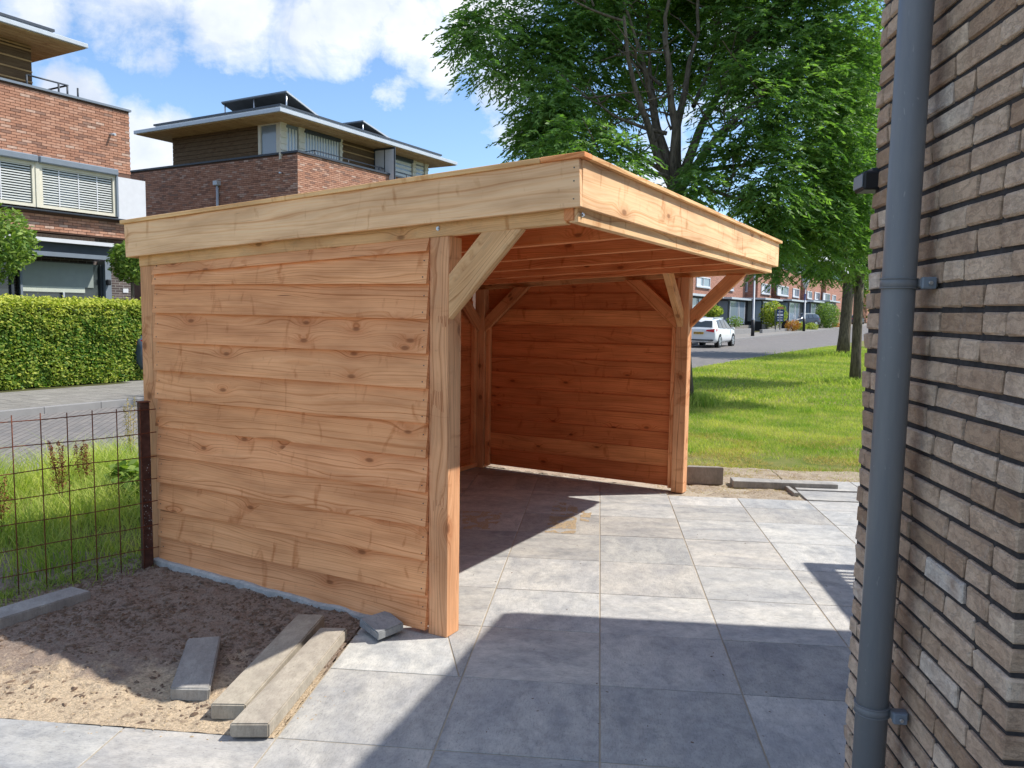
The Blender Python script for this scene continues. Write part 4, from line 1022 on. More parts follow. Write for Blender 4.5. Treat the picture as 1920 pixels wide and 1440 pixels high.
# mass of distant trees beyond the row houses and on the far side (seen through gaps)
def bush(name, c, r, n_, size, label, mat=SHRUBLEAF, group=None, ratio=.55, trunk=None, cat='shrub', rz=None, core=.0):
    c = Vector(c); rr = (r, r, rz or r); base = Vector((c.x, c.y, trunk if trunk is not None else c.z - rr[2]))
    E_ = empty(name, base, label, cat, group)
    d = RNG.normal(size=(n_, 3)); d /= np.linalg.norm(d, axis=1)[:, None]; q = RNG.random(n_) ** .33
    bumpy = np.array([1 + .22 * MN.noise(Vector(v * 2.2 + np.array([c.x, c.y, 0]))) for v in d])
    p = d * np.array(rr) * (q * bumpy)[:, None] + np.array(c)
    leafcloud('crown', p, size * RNG.uniform(.7, 1.3, n_), ratio, mat, RNG.random(n_), E_, .1, base, normal=d * 1.2)
    if trunk is not None: tube('trunk', [base, Vector((c.x, c.y, c.z))], [.045, .035], BARK, E_, 8)
    else: joined('stem', [([base, base + Vector((random.uniform(-.4, .4) * r, random.uniform(-.4, .4) * r, rr[2] * 1.2))], [.03, .01]) for _ in range(5)], BARK, E_, 5, base)
    return E_

# hedge across the street
H0, H1, HN, HD, HZ = 3.0, 11.9, -16.55, .85, 1.80
HE = empty('hedge', TN(8, HN, .06), 'long clipped hedge with yellow-green tips beside the far pavement', 'hedge')
tbox('branches', H0, H1 - .15, HN - HD + .12, HN - .14, .06, HZ - .14, plain('hedge_twigs', (.018, .028, .008, 1), .95), HE)
n_ = 62000; tt = RNG.uniform(H0, H1, n_); fz_ = RNG.random(n_); face = RNG.random(n_)
zz_ = RNG.random(n_) ** .9 * (HZ - .05) + .08; dep = np.abs(RNG.normal(0, .07, n_))
nn_ = HN - dep + .05; topm = face > .72
zz_[topm] = HZ + RNG.normal(0, .035, topm.sum()) + .1 * RNG.random(topm.sum()) ** 3; nn_[topm] = HN - RNG.random(topm.sum()) * HD
endm = (face < .06); tt[endm] = H1 - np.abs(RNG.normal(0, .06, endm.sum())); nn_[endm] = HN - RNG.random(endm.sum()) * HD
P_ = []; 
wav = np.array([.05 * MN.noise(Vector((t * 1.3, z * 1.6, 0))) + .04 * MN.noise(Vector((t * 4, z * 4, 3))) for t, z in zip(tt, zz_)])
cen = np.outer(tt, np.array(Av)) + np.outer(nn_ + wav, np.array(Nv)); cen[:, 2] = zz_
tint = np.clip(RNG.random(n_) ** 1.6 * .75 - .05 + np.clip((zz_ - 1.45) / .35, 0, 1) * .45 + wav * 4, 0, 1)
leafcloud('foliage', cen, .074 * RNG.uniform(.7, 1.35, n_), .6, HEDGELEAF, tint, HE, .0, TN(8, HN, .06), normal=np.array([Nv.x * 1.3, Nv.y * 1.3, .5]))
sp = [(TN(random.uniform(H0, H1), HN - random.random() * HD * .9, HZ - .03)) for _ in range(900)]
o = blades('sprig', [tuple(p) for p in sp], np.array([random.uniform(.05, .26) ** 1.2 for _ in sp]), .012, .4, HEDGELEAF, np.ones(len(sp)) * .9, 2, None, None)
tag(o, kind='stuff'); o.parent = HE; o.matrix_local = Matrix.Translation(-HE.location); 
# ball trees in the front garden of house A
bush('leafy_weed', G(246, 905, .16), .20, 260, .10, 'broad-leaved green weed growing beside the fence post', SHRUBLEAF, None, .7, cat='weed')
def ball(px, py, n, r, nlf, label):
    p = V(px, py, Nv * n, Nv); return bush('laurel_tree', p, r, nlf, .125, label, SHRUBLEAF, 'clipped ball trees in front of the brick house', .42, .06, 'tree')
ball(-12, 455, -17.3, .78, 3600, 'round-crowned laurel tree at the left edge above the hedge')
ball(247, 492, -17.25, .50, 2400, 'small round laurel tree half hidden by the carport corner')

# ================================================================ HOUSES across the street
def brickwork(parent, org, s, out, s0, s1, z0, z1, holes, nparts, partmat, joinmat, proud=.008, seed=1):
    """stretcher bond bricks on a plane: org + s*x ; the bricks nearest the camera are single parts"""
    rr = random.Random(seed); items = []; row = 0; z = z0
    while z + .05 < z1:
        x = s0 - (.11 if row % 2 else 0)
        while x < s1:
            a, b_ = max(x, s0), min(x + .21, s1)
            if b_ - a > .03 and not any(a < h[1] and b_ > h[0] and z < h[3] and z + .05 > h[2] for h in holes): items.append((a, b_, z))
            x += .22
        z += .0625; row += 1
    items.sort(key=lambda i: (org + s * (i[0] + i[1]) * .5 + Z * i[2] - cam.location).length * (1 if i[1] - i[0] > .2 else 1.3))
    single = [i for i in items if i[1] - i[0] > .2][:nparts]; ss = set(single); rest = [i for i in items if i not in ss]
    me = mesh('brick', boxverts(0, .21, -proud, .03, 0, .0515), CUBEF, partmat)
    Mb = Matrix((s, -out, Z)).transposed().to_4x4()
    if Mb.determinant() < 0: Mb = Matrix((s, out, Z)).transposed().to_4x4(); me = mesh('brick', boxverts(0, .21, -.03, proud, 0, .0515), CUBEF, partmat)
    for (a, b_, zz) in single:
        M = Mb.copy(); M.translation = org + s * a + Z * zz + out * rr.uniform(-.002, .002); link('brick', me, parent, M)
    co = []
    for (a, b_, zz) in rest:
        c = [org + s * xx + out * yy + Z * z3 for z3 in (zz, zz + .0515) for xx, yy in ((a, -.0), (a, proud), (b_, proud), (b_, -.0))]
        c = [np.array(q) for q in c]
        for f in ((1, 2, 6, 5), (0, 1, 5, 4), (2, 3, 7, 6), (4, 5, 6, 7), (0, 3, 2, 1)): co.append(np.stack([c[k] for k in f]))
    if co:
        tint = np.repeat(RNG.random(len(rest)), 5); me = np_mesh('brick_courses', np.concatenate(co), 4, joinmat, tint); tag(link('brick_courses', me, parent), kind='stuff')

NF = -18.5
# ---- house A, left
tA, zpar = Fac(242, 208, NF); tA0 = tA - 12
HA = empty('brick_house', TN(tA, NF, 0), 'red brick house at the left with blinds, white bay panel and overhanging top roof', 'house', 'brick houses across the street')
tbox('wall', tA0, tA - .004, NF - 9, NF - .012, 3.45, zpar - .03, MORTARR, HA)
tbox('wall', tA0, tA - .3, NF - 9, NF - .35, .06, 3.449, BRICKG, HA, uv=True)
w2l, w2t = Fac(67, 316, NF); w2r, w2b = Fac(212, 403, NF); w2t = Fac(130, 322, NF)[1]
w1r = Fac(61, 314, NF)[0]; z_sill = Fac(130, 397, NF)[1]; z_top = Fac(130, 309, NF)[1]
brickwork(HA, TN(0, NF - .012), Av, Nv, tA - 5.4, tA, z_top + .02, zpar - .03, [], 300, RB_PART, RB_JOIN, .012)
brickwork(HA, TN(0, NF - .012), Av, Nv, tA - 5.4, tA, Fac(130, 445, NF)[1] + .1, z_sill - .08, [], 0, RB_PART, RB_JOIN, .012, 2)
tbox('parapet_cap', tA0, tA + .03, NF - .3, NF + .05, zpar - .03, zpar + .02, ANTH2, HA)
# projecting window band
BN = NF + .12
def rect(name, x0, y0, x1, y1, n, mat, parent, d=.03, **k):
    (ta, za), (tb, zb) = Fac(x0, y0, n), Fac(x1, y1, n); return tbox(name, min(ta, tb), max(ta, tb), n - d, n, min(za, zb), max(za, zb), mat, parent, **k)
zb0, zb1 = z_sill, z_top
for (ta, tb) in ((tA - 5.4, w1r - .02), (w2l, w2r)):
    f = tbox('window', ta, tb, BN - .12, BN - .05, zb0, zb1 - .10, GLASS, HA)
    for (a, b_, c, d) in ((ta, tb, zb0, zb0 + .07), (ta, tb, zb1 - .17, zb1 - .1), (ta, ta + .07, zb0 + .07, zb1 - .17), (tb - .07, tb, zb0 + .07, zb1 - .17)):
        tbox('window_frame', a, b_, BN - .05, BN + .01, c, d, CREAM, f)
    for k in range(15):
        z_ = zb0 + .10 + k * (zb1 - zb0 - .3) / 14; tbox('blind_slat', ta + .09, tb - .09, BN - .045, BN - .022, z_, z_ + .026, BLIND, f)
    for m_i in range(1, 4):
        tt_ = ta + (tb - ta) * m_i / 4; tbox('blind_cord', tt_ - .012, tt_ + .012, BN - .02, BN - .015, zb0 + .08, zb1 - .18, WHITE, f)
    tbox('shutter_box', ta - .03, tb + .03, BN - .1, BN + .12, zb1 - .1, zb1 + .05, ANTH2, HA, bev=.02)
tbox('mullion', w1r - .018, w2l - .002, BN - .12, BN + .03, zb0, zb1, CREAM, HA)
tbox('mullion', w2r + .002, w2r + .05, BN - .12, BN + .05, zb0, zb1, ANTH2, HA)
tbox('panel', w2r + .052, tA + .30, BN - .20, BN + .02, zb0 - .04, Fac(235, 334, BN)[1], WHITE, HA)
tbox('sill', tA - 5.4, tA + .31, BN - .15, BN + .06, zb0 - .07, zb0 - .042, ANTH, HA)
# ground floor: white edge, grey lintel band, recessed glazing
zc = Fac(130, 449, NF + .35)[1]; zc2 = Fac(130, 456, NF + .35)[1]; tc1 = Fac(214, 460, NF + .35)[0]
tbox('canopy_edge', tA0, tc1, NF - .2, NF + .35, zc2, zc, WHITE, HA)
tbox('canopy_moss', tA - 5, tc1 - .35, NF + .0, NF + .12, zc + .002, zc + .10, plain('dark_moss', (.05, .035, .025, 1), .95, 0., .6, 25.), HA)
zl = Fac(130, 482, NF + .2)[1]; tbox('lintel', tA0, tc1 - .05, NF - .3, NF + .22, zl, zc2 - .002, ANTH, HA)
tbox('lintel_trim', tA0, tc1 - .05, NF + .22, NF + .25, zl - .01, zl + .09, ANTH2, HA)
gl = Fac(39, 500, NF - .1); gr = Fac(194, 500, NF - .1)
for (ta, tb) in ((gl[0], gr[0]), (tA - 5.2, gl[0] - .14)):
    f = tbox('window', ta, tb, NF - .30, NF - .2, .8, zl - .12, GLASS, HA)
    zbl = Fac(120, 548, NF - .15)[1]
    tbox('roller_blind', ta + .04, tb - .22, NF - .195, NF - .18, zbl + .13, zl - .12, SCREEN, f); tbox('blind_hem', ta + .05, tb - .45, NF - .19, NF - .172, zbl, zbl + .128, SCREENL, f)
    tbox('window_frame', tb - .06, tb, NF - .2, NF - .14, .8, zl - .12, ANTH, f); tbox('window_frame', ta, ta + .05, NF - .2, NF - .14, .8, zl - .12, ANTH2, f)
    tbox('window_frame', tb - 1.0, tb - .96, NF - .199, NF - .16, .8, zbl, ZINC, f)
p0 = Fac(197, 500, NF - .05)[0]; p1 = Fac(208, 500, NF - .05)[0]; tbox('column', p0, p1, NF - .35, NF - .05, .06, zl - .02, ANTH2, HA)
tbox('pier', p1 + .002, tA - .01, NF - .34, NF - .06, .06, zl - .02, BRICKG, HA, uv=True)
(ta, za), (tb, zb) = Fac(231, 541, NF - .04), Fac(241, 549, NF - .04); tbox('house_sign', ta, tb, NF - .058, NF - .045, zb, za, WHITE, HA)
(ta, za) = Fac(203, 528, NF); tbox('wall_light', ta - .05, ta + .05, NF - .048, NF + .06, za - .09, za + .05, BLACK, HA, bev=.02)
# security lamp/spout on the brick
(ta, za) = Fac(207, 252, NF); tube('spout', [TN(ta, NF, za), TN(ta + .02, NF + .16, za - .01)], .03, ZINC, HA, 8)
# top storey with timber cladding and big overhang
NP = NF - 1.0
tP, _ = Fac(59, 150, NP); zP = Fac(59, 122, NP)[1] + .4
def planks(parent, t0, t1, n, z0, z1, m=W_DARK, step=.2, face='n', edge=False):
    k = 0; z = z0
    while z < z1 - .02:
        h = min(step - .012, z1 - z)
        if face == 'n':
            tbox('cladding_plank', t0, t1, n - .002, n + .028, z, z + h, m, parent)
            if edge: tbox('cladding_lath', t0, t1, n + .0285, n + .05, z + h - .035, z + h, W_SOFFIT, parent)
        else: tbox('cladding_plank', n - .028, n + .002, t0, t1, z, z + h, m, parent)
        z += step
tbox('upper_wall', tA0, tP - .004, NP - 6.5, NP - .004, zpar - .5, zP, BLACK, HA)
planks(HA, tP - 3.4, tP, NP, zpar - .1, zP, W_DARK, .24, edge=True)
NE = NP + 1.05
te, ze = Fac(166, 89, NE)
def overhang(parent, t0, t1, nf, nb_, z, lab, th=.13, tier=.55):
    """flat roof slab with timber soffit boards, zinc edge and a smaller upper tier"""
    tbox('roof', t0, t1, nb_, nf, z + .03, z + th, ZINC, parent, bev=.01)
    k = t0 + .06
    w = .19; n1_ = nf - .06
    while n1_ - w > nb_:
        tbox('soffit_board', t0 + .05, t1 - .05, n1_ - w + .015, n1_, z + .005, z + .028, W_SOFFIT, parent); n1_ -= w
    tbox('roof_upper', t0 + tier, t1 - tier, nb_ + tier, nf - tier, z + th + .002, z + th + .2, ZINC, parent)
    tbox('roof_cap', t0 + tier - .05, t1 - tier + .05, nb_ + tier - .05, nf - tier + .05, z + th + .202, z + th + .26, ANTH, parent)
overhang(HA, te - 8, te, NE, NP - 6, ze - .05, 'A')
# balcony rail on house A
ra, rb = Fac(50, 148, NF - .35), Fac(127, 163, NF - .35)
tube('railing', [TN(ra[0], NF - .35, zpar + .33), TN(rb[0], NF - .35, zpar + .33), TN(rb[0], NF - 1.6, zpar + .33)], .022, ANTH, HA, 6)
for q in (ra[0], ra[0] + 1.2, rb[0] - .01, rb[0] - .22): tube('railing_post', [TN(q, NF - .35, zpar - .05), TN(q, NF - .35, zpar + .33)], .022, ANTH, HA, 6)

# ---- house B, middle
tB, zB = Fac(558, 283, NF); tB1 = tB + 14.2
HB = empty('brick_house', TN(tB, NF, 0), 'dark side-lit brick house in the middle with solar panels on its flat roof', 'house', 'brick houses across the street')
tbox('wall', tB + .014, tB1, NF - 10.5, NF - .012, .06, zB - .04, MORTARR, HB)
brickwork(HB, TN(0, NF - .012), Av, Nv, tB, tB + 9.5, zB - 2.1, zB - .04, [], 150, RB_PART, RB_JOIN, .010, 3)
# side wall facing the camera (in shade)
brickwork(HB, TN(tB + .012, NF), Bv, -Av, .012, 9.8, zB - 2.4, zB - .04, [], 150, RB_PART, RB_JOIN, .010, 4)
tbox('parapet_cap', tB - .04, tB1 + .04, NF - 10.5, NF + .05, zB - .04, zB + .02, ANTH, HB)
pa = V(410, 345, TN(tB, NF), Av); sB = (pa - TN(tB, NF)).dot(Bv)
tube('drain_pipe', [TN(tB - .06, NF - sB, pa.z - .02), TN(tB - .06, NF - sB, 2.)], .045, ZINC, HB, 8); tbox('drain_box', tB - .16, tB - .0, NF - sB - .1, NF - sB + .1, pa.z - .05, pa.z + .09, ZINC, HB)
pa = V(530, 325, TN(tB, NF), Av); s_ = (pa - TN(tB, NF)).dot(Bv); tube('vent_pipe', [TN(tB, NF - s_, pa.z), TN(tB - .14, NF - s_, pa.z)], .03, GALV, HB, 8)
NPB = NF - .85; tPB = tB + .02
qa = V(525, 212, TN(tB, NF), Av); sPB = (qa - TN(tB, NF)).dot(Bv); NPB = NF - sPB
qb = V(323, 290, TN(tB, NF), Av); sPB2 = (qb - TN(tB, NF)).dot(Bv)
tPe = Fac(800, 320, NPB)[0]
zsof = V(525, 222, TN(tB, NF), Av).z + .02
tbox('upper_wall', tPB + .03, tPe, NF - sPB2, NPB - .005, zB - .3, zsof, BLACK, HB)
wL = V(485, 290, TN(tB, NF), Av); sW = (wL - TN(tB, NF)).dot(Bv)
planks(HB, NF - sPB2, NF - sW - .02, tPB + .03, zB + .02, zsof, W_DARK, .14, 't')
# corner window on the side
f = tbox('window', tPB - .0, tPB + .03, NF - sW, NPB - .02, zB + .0, zsof - .05, GLASSB, HB)
for (a, b_, c, d) in ((NF - sW, NF - sW + .12, zB, zsof - .02), (NPB - .16, NPB + .0, zB, zsof - .02), (NF - sW + .12, NPB - .16, zsof - .18, zsof - .02)): tbox('window_frame', tPB - .04, tPB + .0, a, b_, c, d, CREAM, f)
# front facade of the top storey: px ranges of piers and windows
def frontpanel(nm, x0, x1, mat, d=.03, z1=None, z0=None, parent=HB, n=None):
    n = NPB if n is None else n
    return tbox(nm, Fac(x0, 300, n)[0], Fac(x1, 300, n)[0], n - .02, n + d, zB - .2 if z0 is None else z0, zsof - .02 if z1 is None else z1, mat, parent)
for (x0, x1) in ((524, 535), (559, 569), (636, 640), (772, 778), (795, 801)):
    q = frontpanel('corner_pier', x0, x1, CREAM, .05)
    k = 0; z_ = zB - .1
    ta, tb = Fac(x0, 300, NPB)[0], Fac(x1, 300, NPB)[0]
    while z_ < zsof - .1: tbox('pier_slat', ta - .01, tb + .01, NPB + .05, NPB + .075, z_, z_ + .07, CREAM, HB); z_ += .2
for (x0, x1) in ((535.5, 558.5), (569.5, 635.5), (738, 771.5), (778.5, 794.5)):
    f = frontpanel('window', x0, x1, GLASSB, .0)
    ta, tb = Fac(x0, 300, NPB)[0], Fac(x1, 300, NPB)[0]; nb_ = max(4, int((tb - ta) / .13))
    if x0 < 700:
        for k in range(nb_): tbox('blind_slat', ta + (k + .2) * (tb - ta) / nb_, ta + (k + .75) * (tb - ta) / nb_, NPB + .001, NPB + .008, zB - .15, zsof - .25, BLIND, f)
    else:
        for k in range(7): tbox('blind_slat', ta, tb, NPB + .001, NPB + .01, zB - .1 + k * .16, zB - .0 + k * .16, BLIND, f)
    if x1 - x0 > 30: tbox('awning_box', ta, tb, NPB + .012, NPB + .1, zsof - .25, zsof - .03, ANTH, f)
planks(HB, Fac(640, 300, NPB)[0], Fac(720, 300, NPB)[0], NPB, zB - .1, zsof, W_DARK, .24, edge=True)
tt_ = Fac(737, 320, NPB + .9)[0]
f = tbox('balcony_screen', tt_ - .02, tt_ + .02, NPB + .03, NPB + 1.0, zB - .3, zB + .95, ANTH, HB); tbox('screen_pane', tt_ - .024, tt_ + .024, NPB + .09, NPB + .5, zB - .2, zB + .88, WHITE, f); tbox('screen_pane', tt_ - .024, tt_ + .024, NPB + .55, NPB + .95, zB - .2, zB + .88, WHITE, f)
# roof of B
NEB = NPB + 1.0; r0 = V(525, 205, TN(tB - .95, NF), Av)
NEB = tn(r0)[1]; tr0 = tB - .95; zr = r0.z - .08
trE = Fac(858, 303, NEB)[0]; rl = V(250, 240, TN(tB - .95, NF), Av); nrl = tn(rl)[1]
overhang(HB, tr0, trE, NEB, nrl, zr, 'B', .15, .5)
for (x0, y0, x1, y1, x2, y2, hh) in ((425, 188, 536, 174, 613, 214, .55), (668, 228, 680, 229, 750, 258, .4)):
    pn = NEB - 1.1; ta, _ = Fac(x1, y1, pn); tb, _ = Fac(x2, y2, pn); zt_ = Fac(x1, y1, pn)[1]; zl_ = zr + .42
    wd = 3.0
    vs = [TN(ta, pn, zt_), TN(tb, pn, zl_), TN(tb, pn - wd, zl_), TN(ta, pn - wd, zt_)]
    dv = Z * .05; me = mesh('solar_panel', [v - vs[0] for v in vs] + [v - vs[0] + dv for v in vs], CUBEF, [SOLAR]); sp_ = link('solar_panel', me, HB, Matrix.Translation(vs[0]))
    tbox('panel_rim', ta - .02, ta + .03, pn - wd, pn + .02, zt_ + .02, zt_ + .065, ANTH2, sp_)
    bar('panel_rim', TN(ta, pn + .015, zt_ + .04), TN(tb, pn + .015, zl_ + .04), .05, .05, ZINC, sp_, bev=0)
    for q in (.03, wd * .5, wd - .1): tube('panel_leg', [TN(ta + .05, pn - q, zr + .3), TN(ta + .05, pn - q, zt_)], .025, GALV, sp_, 6)
# railing on B
zr_ = zB + .22; ra = Fac(590, 300, NF - .25)[0]; rb = tB + 9.2
tube('railing', [TN(ra, NF - .9, zr_), TN(ra, NF - .25, zr_), TN(rb, NF - .25, zr_)], .022, ANTH, HB, 6)
for k in range(6): q = ra + (rb - ra) * k / 5; tube('railing_post', [TN(q, NF - .25, zB - .05), TN(q, NF - .25, zr_)], .022, ANTH, HB, 6)

# ---- row of houses at the right, stepped towards the street; px ranges measured on the photo
ROWN = [-20.6, -19.3, -18.4, -17.7, -17.1]
ROWX = [(1180, 1384), (1420, 1445), (1463, 1498), (1512, 1537), (1548, 1569)]
ROWD = ['brick row house with a grey-panelled glazed porch behind the white car', 'brick row house above the two glazed black porches beside the first lamp post', 'brick row house behind the sign board and the round green bush', 'brick row house behind the second lamp post', 'farthest brick row house, partly behind the tree trunks']
WINS = [[(1305, 519, 1330, 538), (1366, 534, 1374, 544)], [(1427, 532, 1443, 551)], [(1457, 536, 1477, 554), (1486, 541, 1497, 557)], [(1513, 546, 1521, 560), (1527, 548, 1536, 562)], [(1543, 550, 1555, 564), (1560, 553, 1566, 565)]]
prev_t = None
for k, ((xa, xb), n0) in enumerate(zip(ROWX, ROWN)):
    t0 = Fac(xa, 560, n0)[0]; t1 = Fac(ROWX[k + 1][0], 560, ROWN[k + 1])[0] if k < 4 else t0 + 60
    g0 = zt((t0 + t1) / 2); zt_top = Fac(1512, 521, ROWN[3])[1] if k else 7.0
    zt_top = 7.05 + .1 * k
    HR = empty('brick_house', TN(t0, n0, g0), ROWD[k], 'house', 'brick houses across the street')
    tbox('wall', t0, t1 + (.5 if k < 4 else 0), n0 - 9, n0, g0, zt_top, BRICKT, HR, uv=True)
    tbox('parapet_cap', t0 - .05, t1 - .03, n0 - 9, n0 + .06, zt_top + .002, zt_top + .08, ANTH, HR)
    for (x0, y0, x1, y1) in WINS[k]:
        (ta, za), (tb, zb) = Fac(x0, y0, n0), Fac(x1, y1, n0); zm = (Fac((x0 + x1) / 2, y0, n0)[1], Fac((x0 + x1) / 2, y1, n0)[1])
        f = tbox('window', ta, tb, n0 - .05, n0 + .03, zm[1], zm[0], GLASSB, HR); fw = .10
        for (a, b_, c, d) in ((ta, tb, zm[1], zm[1] + fw), (ta, tb, zm[0] - fw, zm[0]), (ta, ta + fw, zm[1] + fw, zm[0] - fw), (tb - fw, tb, zm[1] + fw, zm[0] - fw), ((ta + tb) / 2 - .06, (ta + tb) / 2 + .06, zm[1] + fw, zm[0] - fw)): tbox('window_frame', a, b_, n0 + .031, n0 + .09, c, d, WHITE, f)
        tbox('curtain', ta + fw, ta + (tb - ta) * .33, n0 + .0305, n0 + .04, zm[1] + fw, zm[0] - fw, WHITE, f)
        tbox('sill', ta - .08, tb + .08, n0, n0 + .14, zm[1] - .10, zm[1] - .003, ZINC, f)
    if k == 1:   # window in the shaded return wall
        xs = (1385, 1402); za, zb = V(1393, 529, TN(t0, n0), Av), V(1393, 548, TN(t0, n0), Av)
        a = tn(V(xs[0], 540, TN(t0, n0), Av))[1]; c = tn(V(xs[1], 540, TN(t0, n0), Av))[1]
        f = tbox('window', t0 - .04, t0 + .05, max(a, n0 - 2.5), min(c, n0 - .2), zb.z, za.z, GLASSB, HR)
        a, c = max(a, n0 - 2.5), min(c, n0 - .2)
        for (p_, q_, r_, s_) in ((a, c, zb.z, zb.z + .1), (a, c, za.z - .1, za.z), (a, a + .1, zb.z + .1, za.z - .1), (c - .1, c, zb.z + .1, za.z - .1)): tbox('window_frame', t0 - .1, t0 - .041, p_, q_, r_, s_, WHITE, f)
    # top storey set back
    tbox('upper_wall', t0 + 1.5, t1 - 1., n0 - 7, n0 - 1.6, zt_top + .08, zt_top + 1.9, plain('grey_render', (.34, .36, .34, 1), .8), HR)
    f = tbox('window', t0 + 2, t1 - 2, n0 - 1.595, n0 - 1.55, zt_top + .5, zt_top + 1.6, GLASSB, HR)
    for q in range(6): qq = t0 + 2 + (t1 - t0 - 4) * q / 5; tbox('window_frame', qq - .08, qq + .08, n0 - 1.549, n0 - 1.5, zt_top + .5, zt_top + 1.6, WHITE, f)
    tbox('roof', t0 + .6, t1 - .4, n0 - 7.6, n0 - .8, zt_top + 1.902, zt_top + 2.05, WHITE, HR)
    # porches: (t start, t end) with black flat roof, panels and glazing facing street and camera
    npz = 2.95 + g0
    pn = n0 + 2.4
    px_list = {0: [(1262, 1352), (1352, 1418)], 1: [(1419, 1470)], 2: [(1471, 1513)], 3: [(1515, 1545)], 4: [(1547, 1572)]}[k]
    for j, (xa_, xb_) in enumerate(px_list):
        ta = Fac(xa_, 575, pn)[0]; tb = Fac(xb_, 575, pn)[0]
        span = tb - ta; t_in = ta + span * .25
        P_ = tbox('porch', t_in, tb - .4, n0 + .005, pn - .25, g0, npz, BLACK, HR)
        tbox('porch_roof', t_in - .5, tb, n0 + .006, pn + .15, npz + .003, npz + .2, ANTH, P_); tbox('roof_edge', t_in - .53, tb + .03, pn + .15, pn + .2, npz + .05, npz + .22, ZINC, P_); tbox('roof_edge', t_in - .57, t_in - .5, n0 + .01, pn + .15, npz + .05, npz + .22, ZINC, P_)
        # near side face
        tbox('side_panel', t_in - .06, t_in - .003, n0 + .1, n0 + 1.2, g0 + .9, npz - .1, plain('grey_panel', (.22, .23, .22, 1), .6), P_)
        tbox('side_window', t_in - .06, t_in - .003, n0 + 1.25, pn - .3, g0 + .9, npz - .1, GLASSB, P_)
        # front
        zz0 = g0 + .75
        for (f0, f1, m) in ((.04, .36, GLASSB), (.40, .62, GLASSB)):
            a, c = t_in + (tb - .4 - t_in) * f0, t_in + (tb - .4 - t_in) * f1
            tbox('front_window', a, c, pn - .249, pn - .2, zz0, npz - .12, m, P_)
            for (p_, q_) in ((a - .05, a + .05), (c - .05, c + .05)): tbox('window_frame', p_, q_, pn - .199, pn - .16, zz0, npz - .12, WHITE, P_)
        tbox('plinth', t_in - .1, tb - .3, pn - .15, pn + .1, g0, g0 + .65, plain('grey_plinth', (.25, .23, .21, 1), .9), P_)
def at_n(x, n, z): tt = Fac(x, 600, n)[0]; return TN(tt, n, zt(tt) + z)
# ---- garden shrubs at the right
for (x, y, n, r, nl, lab, m) in ((1448, 589, -16.3, 1.45, 3600, 'round bright green bush directly behind the blue sign board', HEDGELEAF), (1549, 592, -14.4, 1.8, 4200, 'large round green bush between the second lamp post and the tree trunks', SHRUBLEAF),
                              (1336, 585, -17.2, .75, 1500, 'pale clipped shrub behind the white car', HEDGELEAF), (1378, 603, -16.4, .7, 500, 'small spiky palm plant on the planter behind the white car', SHRUBLEAF),
                              (1487, 610, -14.5, .8, 900, 'reddish flowering shrub between sign board and second lamp post', FLOWERM), (1500, 612, -14.4, .7, 900, 'low yellow-green plants in front of the dark estate car', HEDGELEAF), (1567, 610, -14.2, .6, 500, 'orange flowering plants beside the large round bush', FLOWERM), (1521, 613, -14.3, .7, 900, 'low ornamental grasses around the second lamp post', HEDGELEAF), (1342, 583, -18., .6, 600, 'small green shrub on the porch plinth', HEDGELEAF)):
    p = V(x, y, Nv * n, Nv); bush('shrub', p, r, nl, .2 if nl > 1000 else .14, lab, m, 'front garden shrubs', .5, rz=r * (.9 if r > 1 else .7))
# ---- low garden walls / kerb of planting beds
for (x0, x1, n, h, lab) in ((1362, 1412, -15.6, .45, 'low grey planter wall behind the white car'), (1430, 1500, -15.0, .3, 'low dark bed edging under the sign board')):
    ta, tb = Fac(x0, 615, n)[0], Fac(x1, 615, n)[0]; o = tbox('planter_wall', ta, tb, n - .25, n, zt(ta) + .0, zt(ta) + .07 + h, KERBM, None, bev=.02); tag(o, lab, 'planter')
# trees far beyond, closing the street's end
for k, (x, y, Y, r, nl) in enumerate(((1630, 560, 170, 7, 2600), (1700, 540, 150, 9, 2600), (880, 520, 120, 9, 2400), (1240, 540, 190, 9, 2200))):
    bush('far_tree', AT(x, y, Y), r, nl, .9, ['far green tree at the end of the street behind the trunks', 'far green tree hidden by the brick wall', 'far green tree behind the carport roof', 'far green tree beyond the row houses'][k], SHRUBLEAF, 'far trees', .6, cat='tree')

# ================================================================ street lamps, sign
def lamp(px, py, ptop, label, lantern):
    p = Gs(px, py, .07); top = AT(px + 3, ptop, p.y); top = Vector((p.x + (top.x - p.x) * .3, p.y, top.z)); E_ = empty('street_lamp', p, label, 'street lamp', 'street lamps')
    tube('pole', [p, Vector((p.x, p.y, p.z + 1.3)), Vector((p.x, p.y, p.z + 1.31)), top], [.115, .115, .085, .06], plain('grey_pole', (.27, .30, .34, 1), .45, .1), E_, 10)
    tube('pole_base', [p, Vector((p.x, p.y, p.z + 1.2))], .13, BLACK, E_, 10)
    if lantern:
        tube('lantern', [top - Z * .05, top + Z * .25, top + Z * .95], [.12, .22, .42], plain('lantern_glass', (.55, .57, .58, 1), .3), E_, 8); tube('lantern_cap', [top + Z * .95, top + Z * 1.12, top + Z * 1.3], [.46, .40, .05], ANTH, E_, 8)
    else:
        tube('lamp_arm', [top, top + Vector((.25, 0, .25)), top + Vector((1.1, 0, .35))], [.05, .05, .04], ZINC, E_, 6); bar('lamp_head', top + Vector((.9, 0, .33)), top + Vector((1.7, 0, .38)), .28, .14, ZINC, E_, bev=.03)
    return E_, p
lamp(1411, 630, 490, 'grey street lamp with black foot by the corner of the carport roof', False)
e2, pl2 = lamp(1507, 621, 540, 'street lamp with glass lantern beyond the blue sign board', True)
q = AT(1509, 557, pl2.y); bar('pole_sign', q + Vector((-.05, -.14, -.3)), q + Vector((-.05, -.14, .3)), .45, .03, plain('blue_sign', (.06, .10, .35, 1), .4), e2, up=Vector((1, 0, 0)), bev=0)
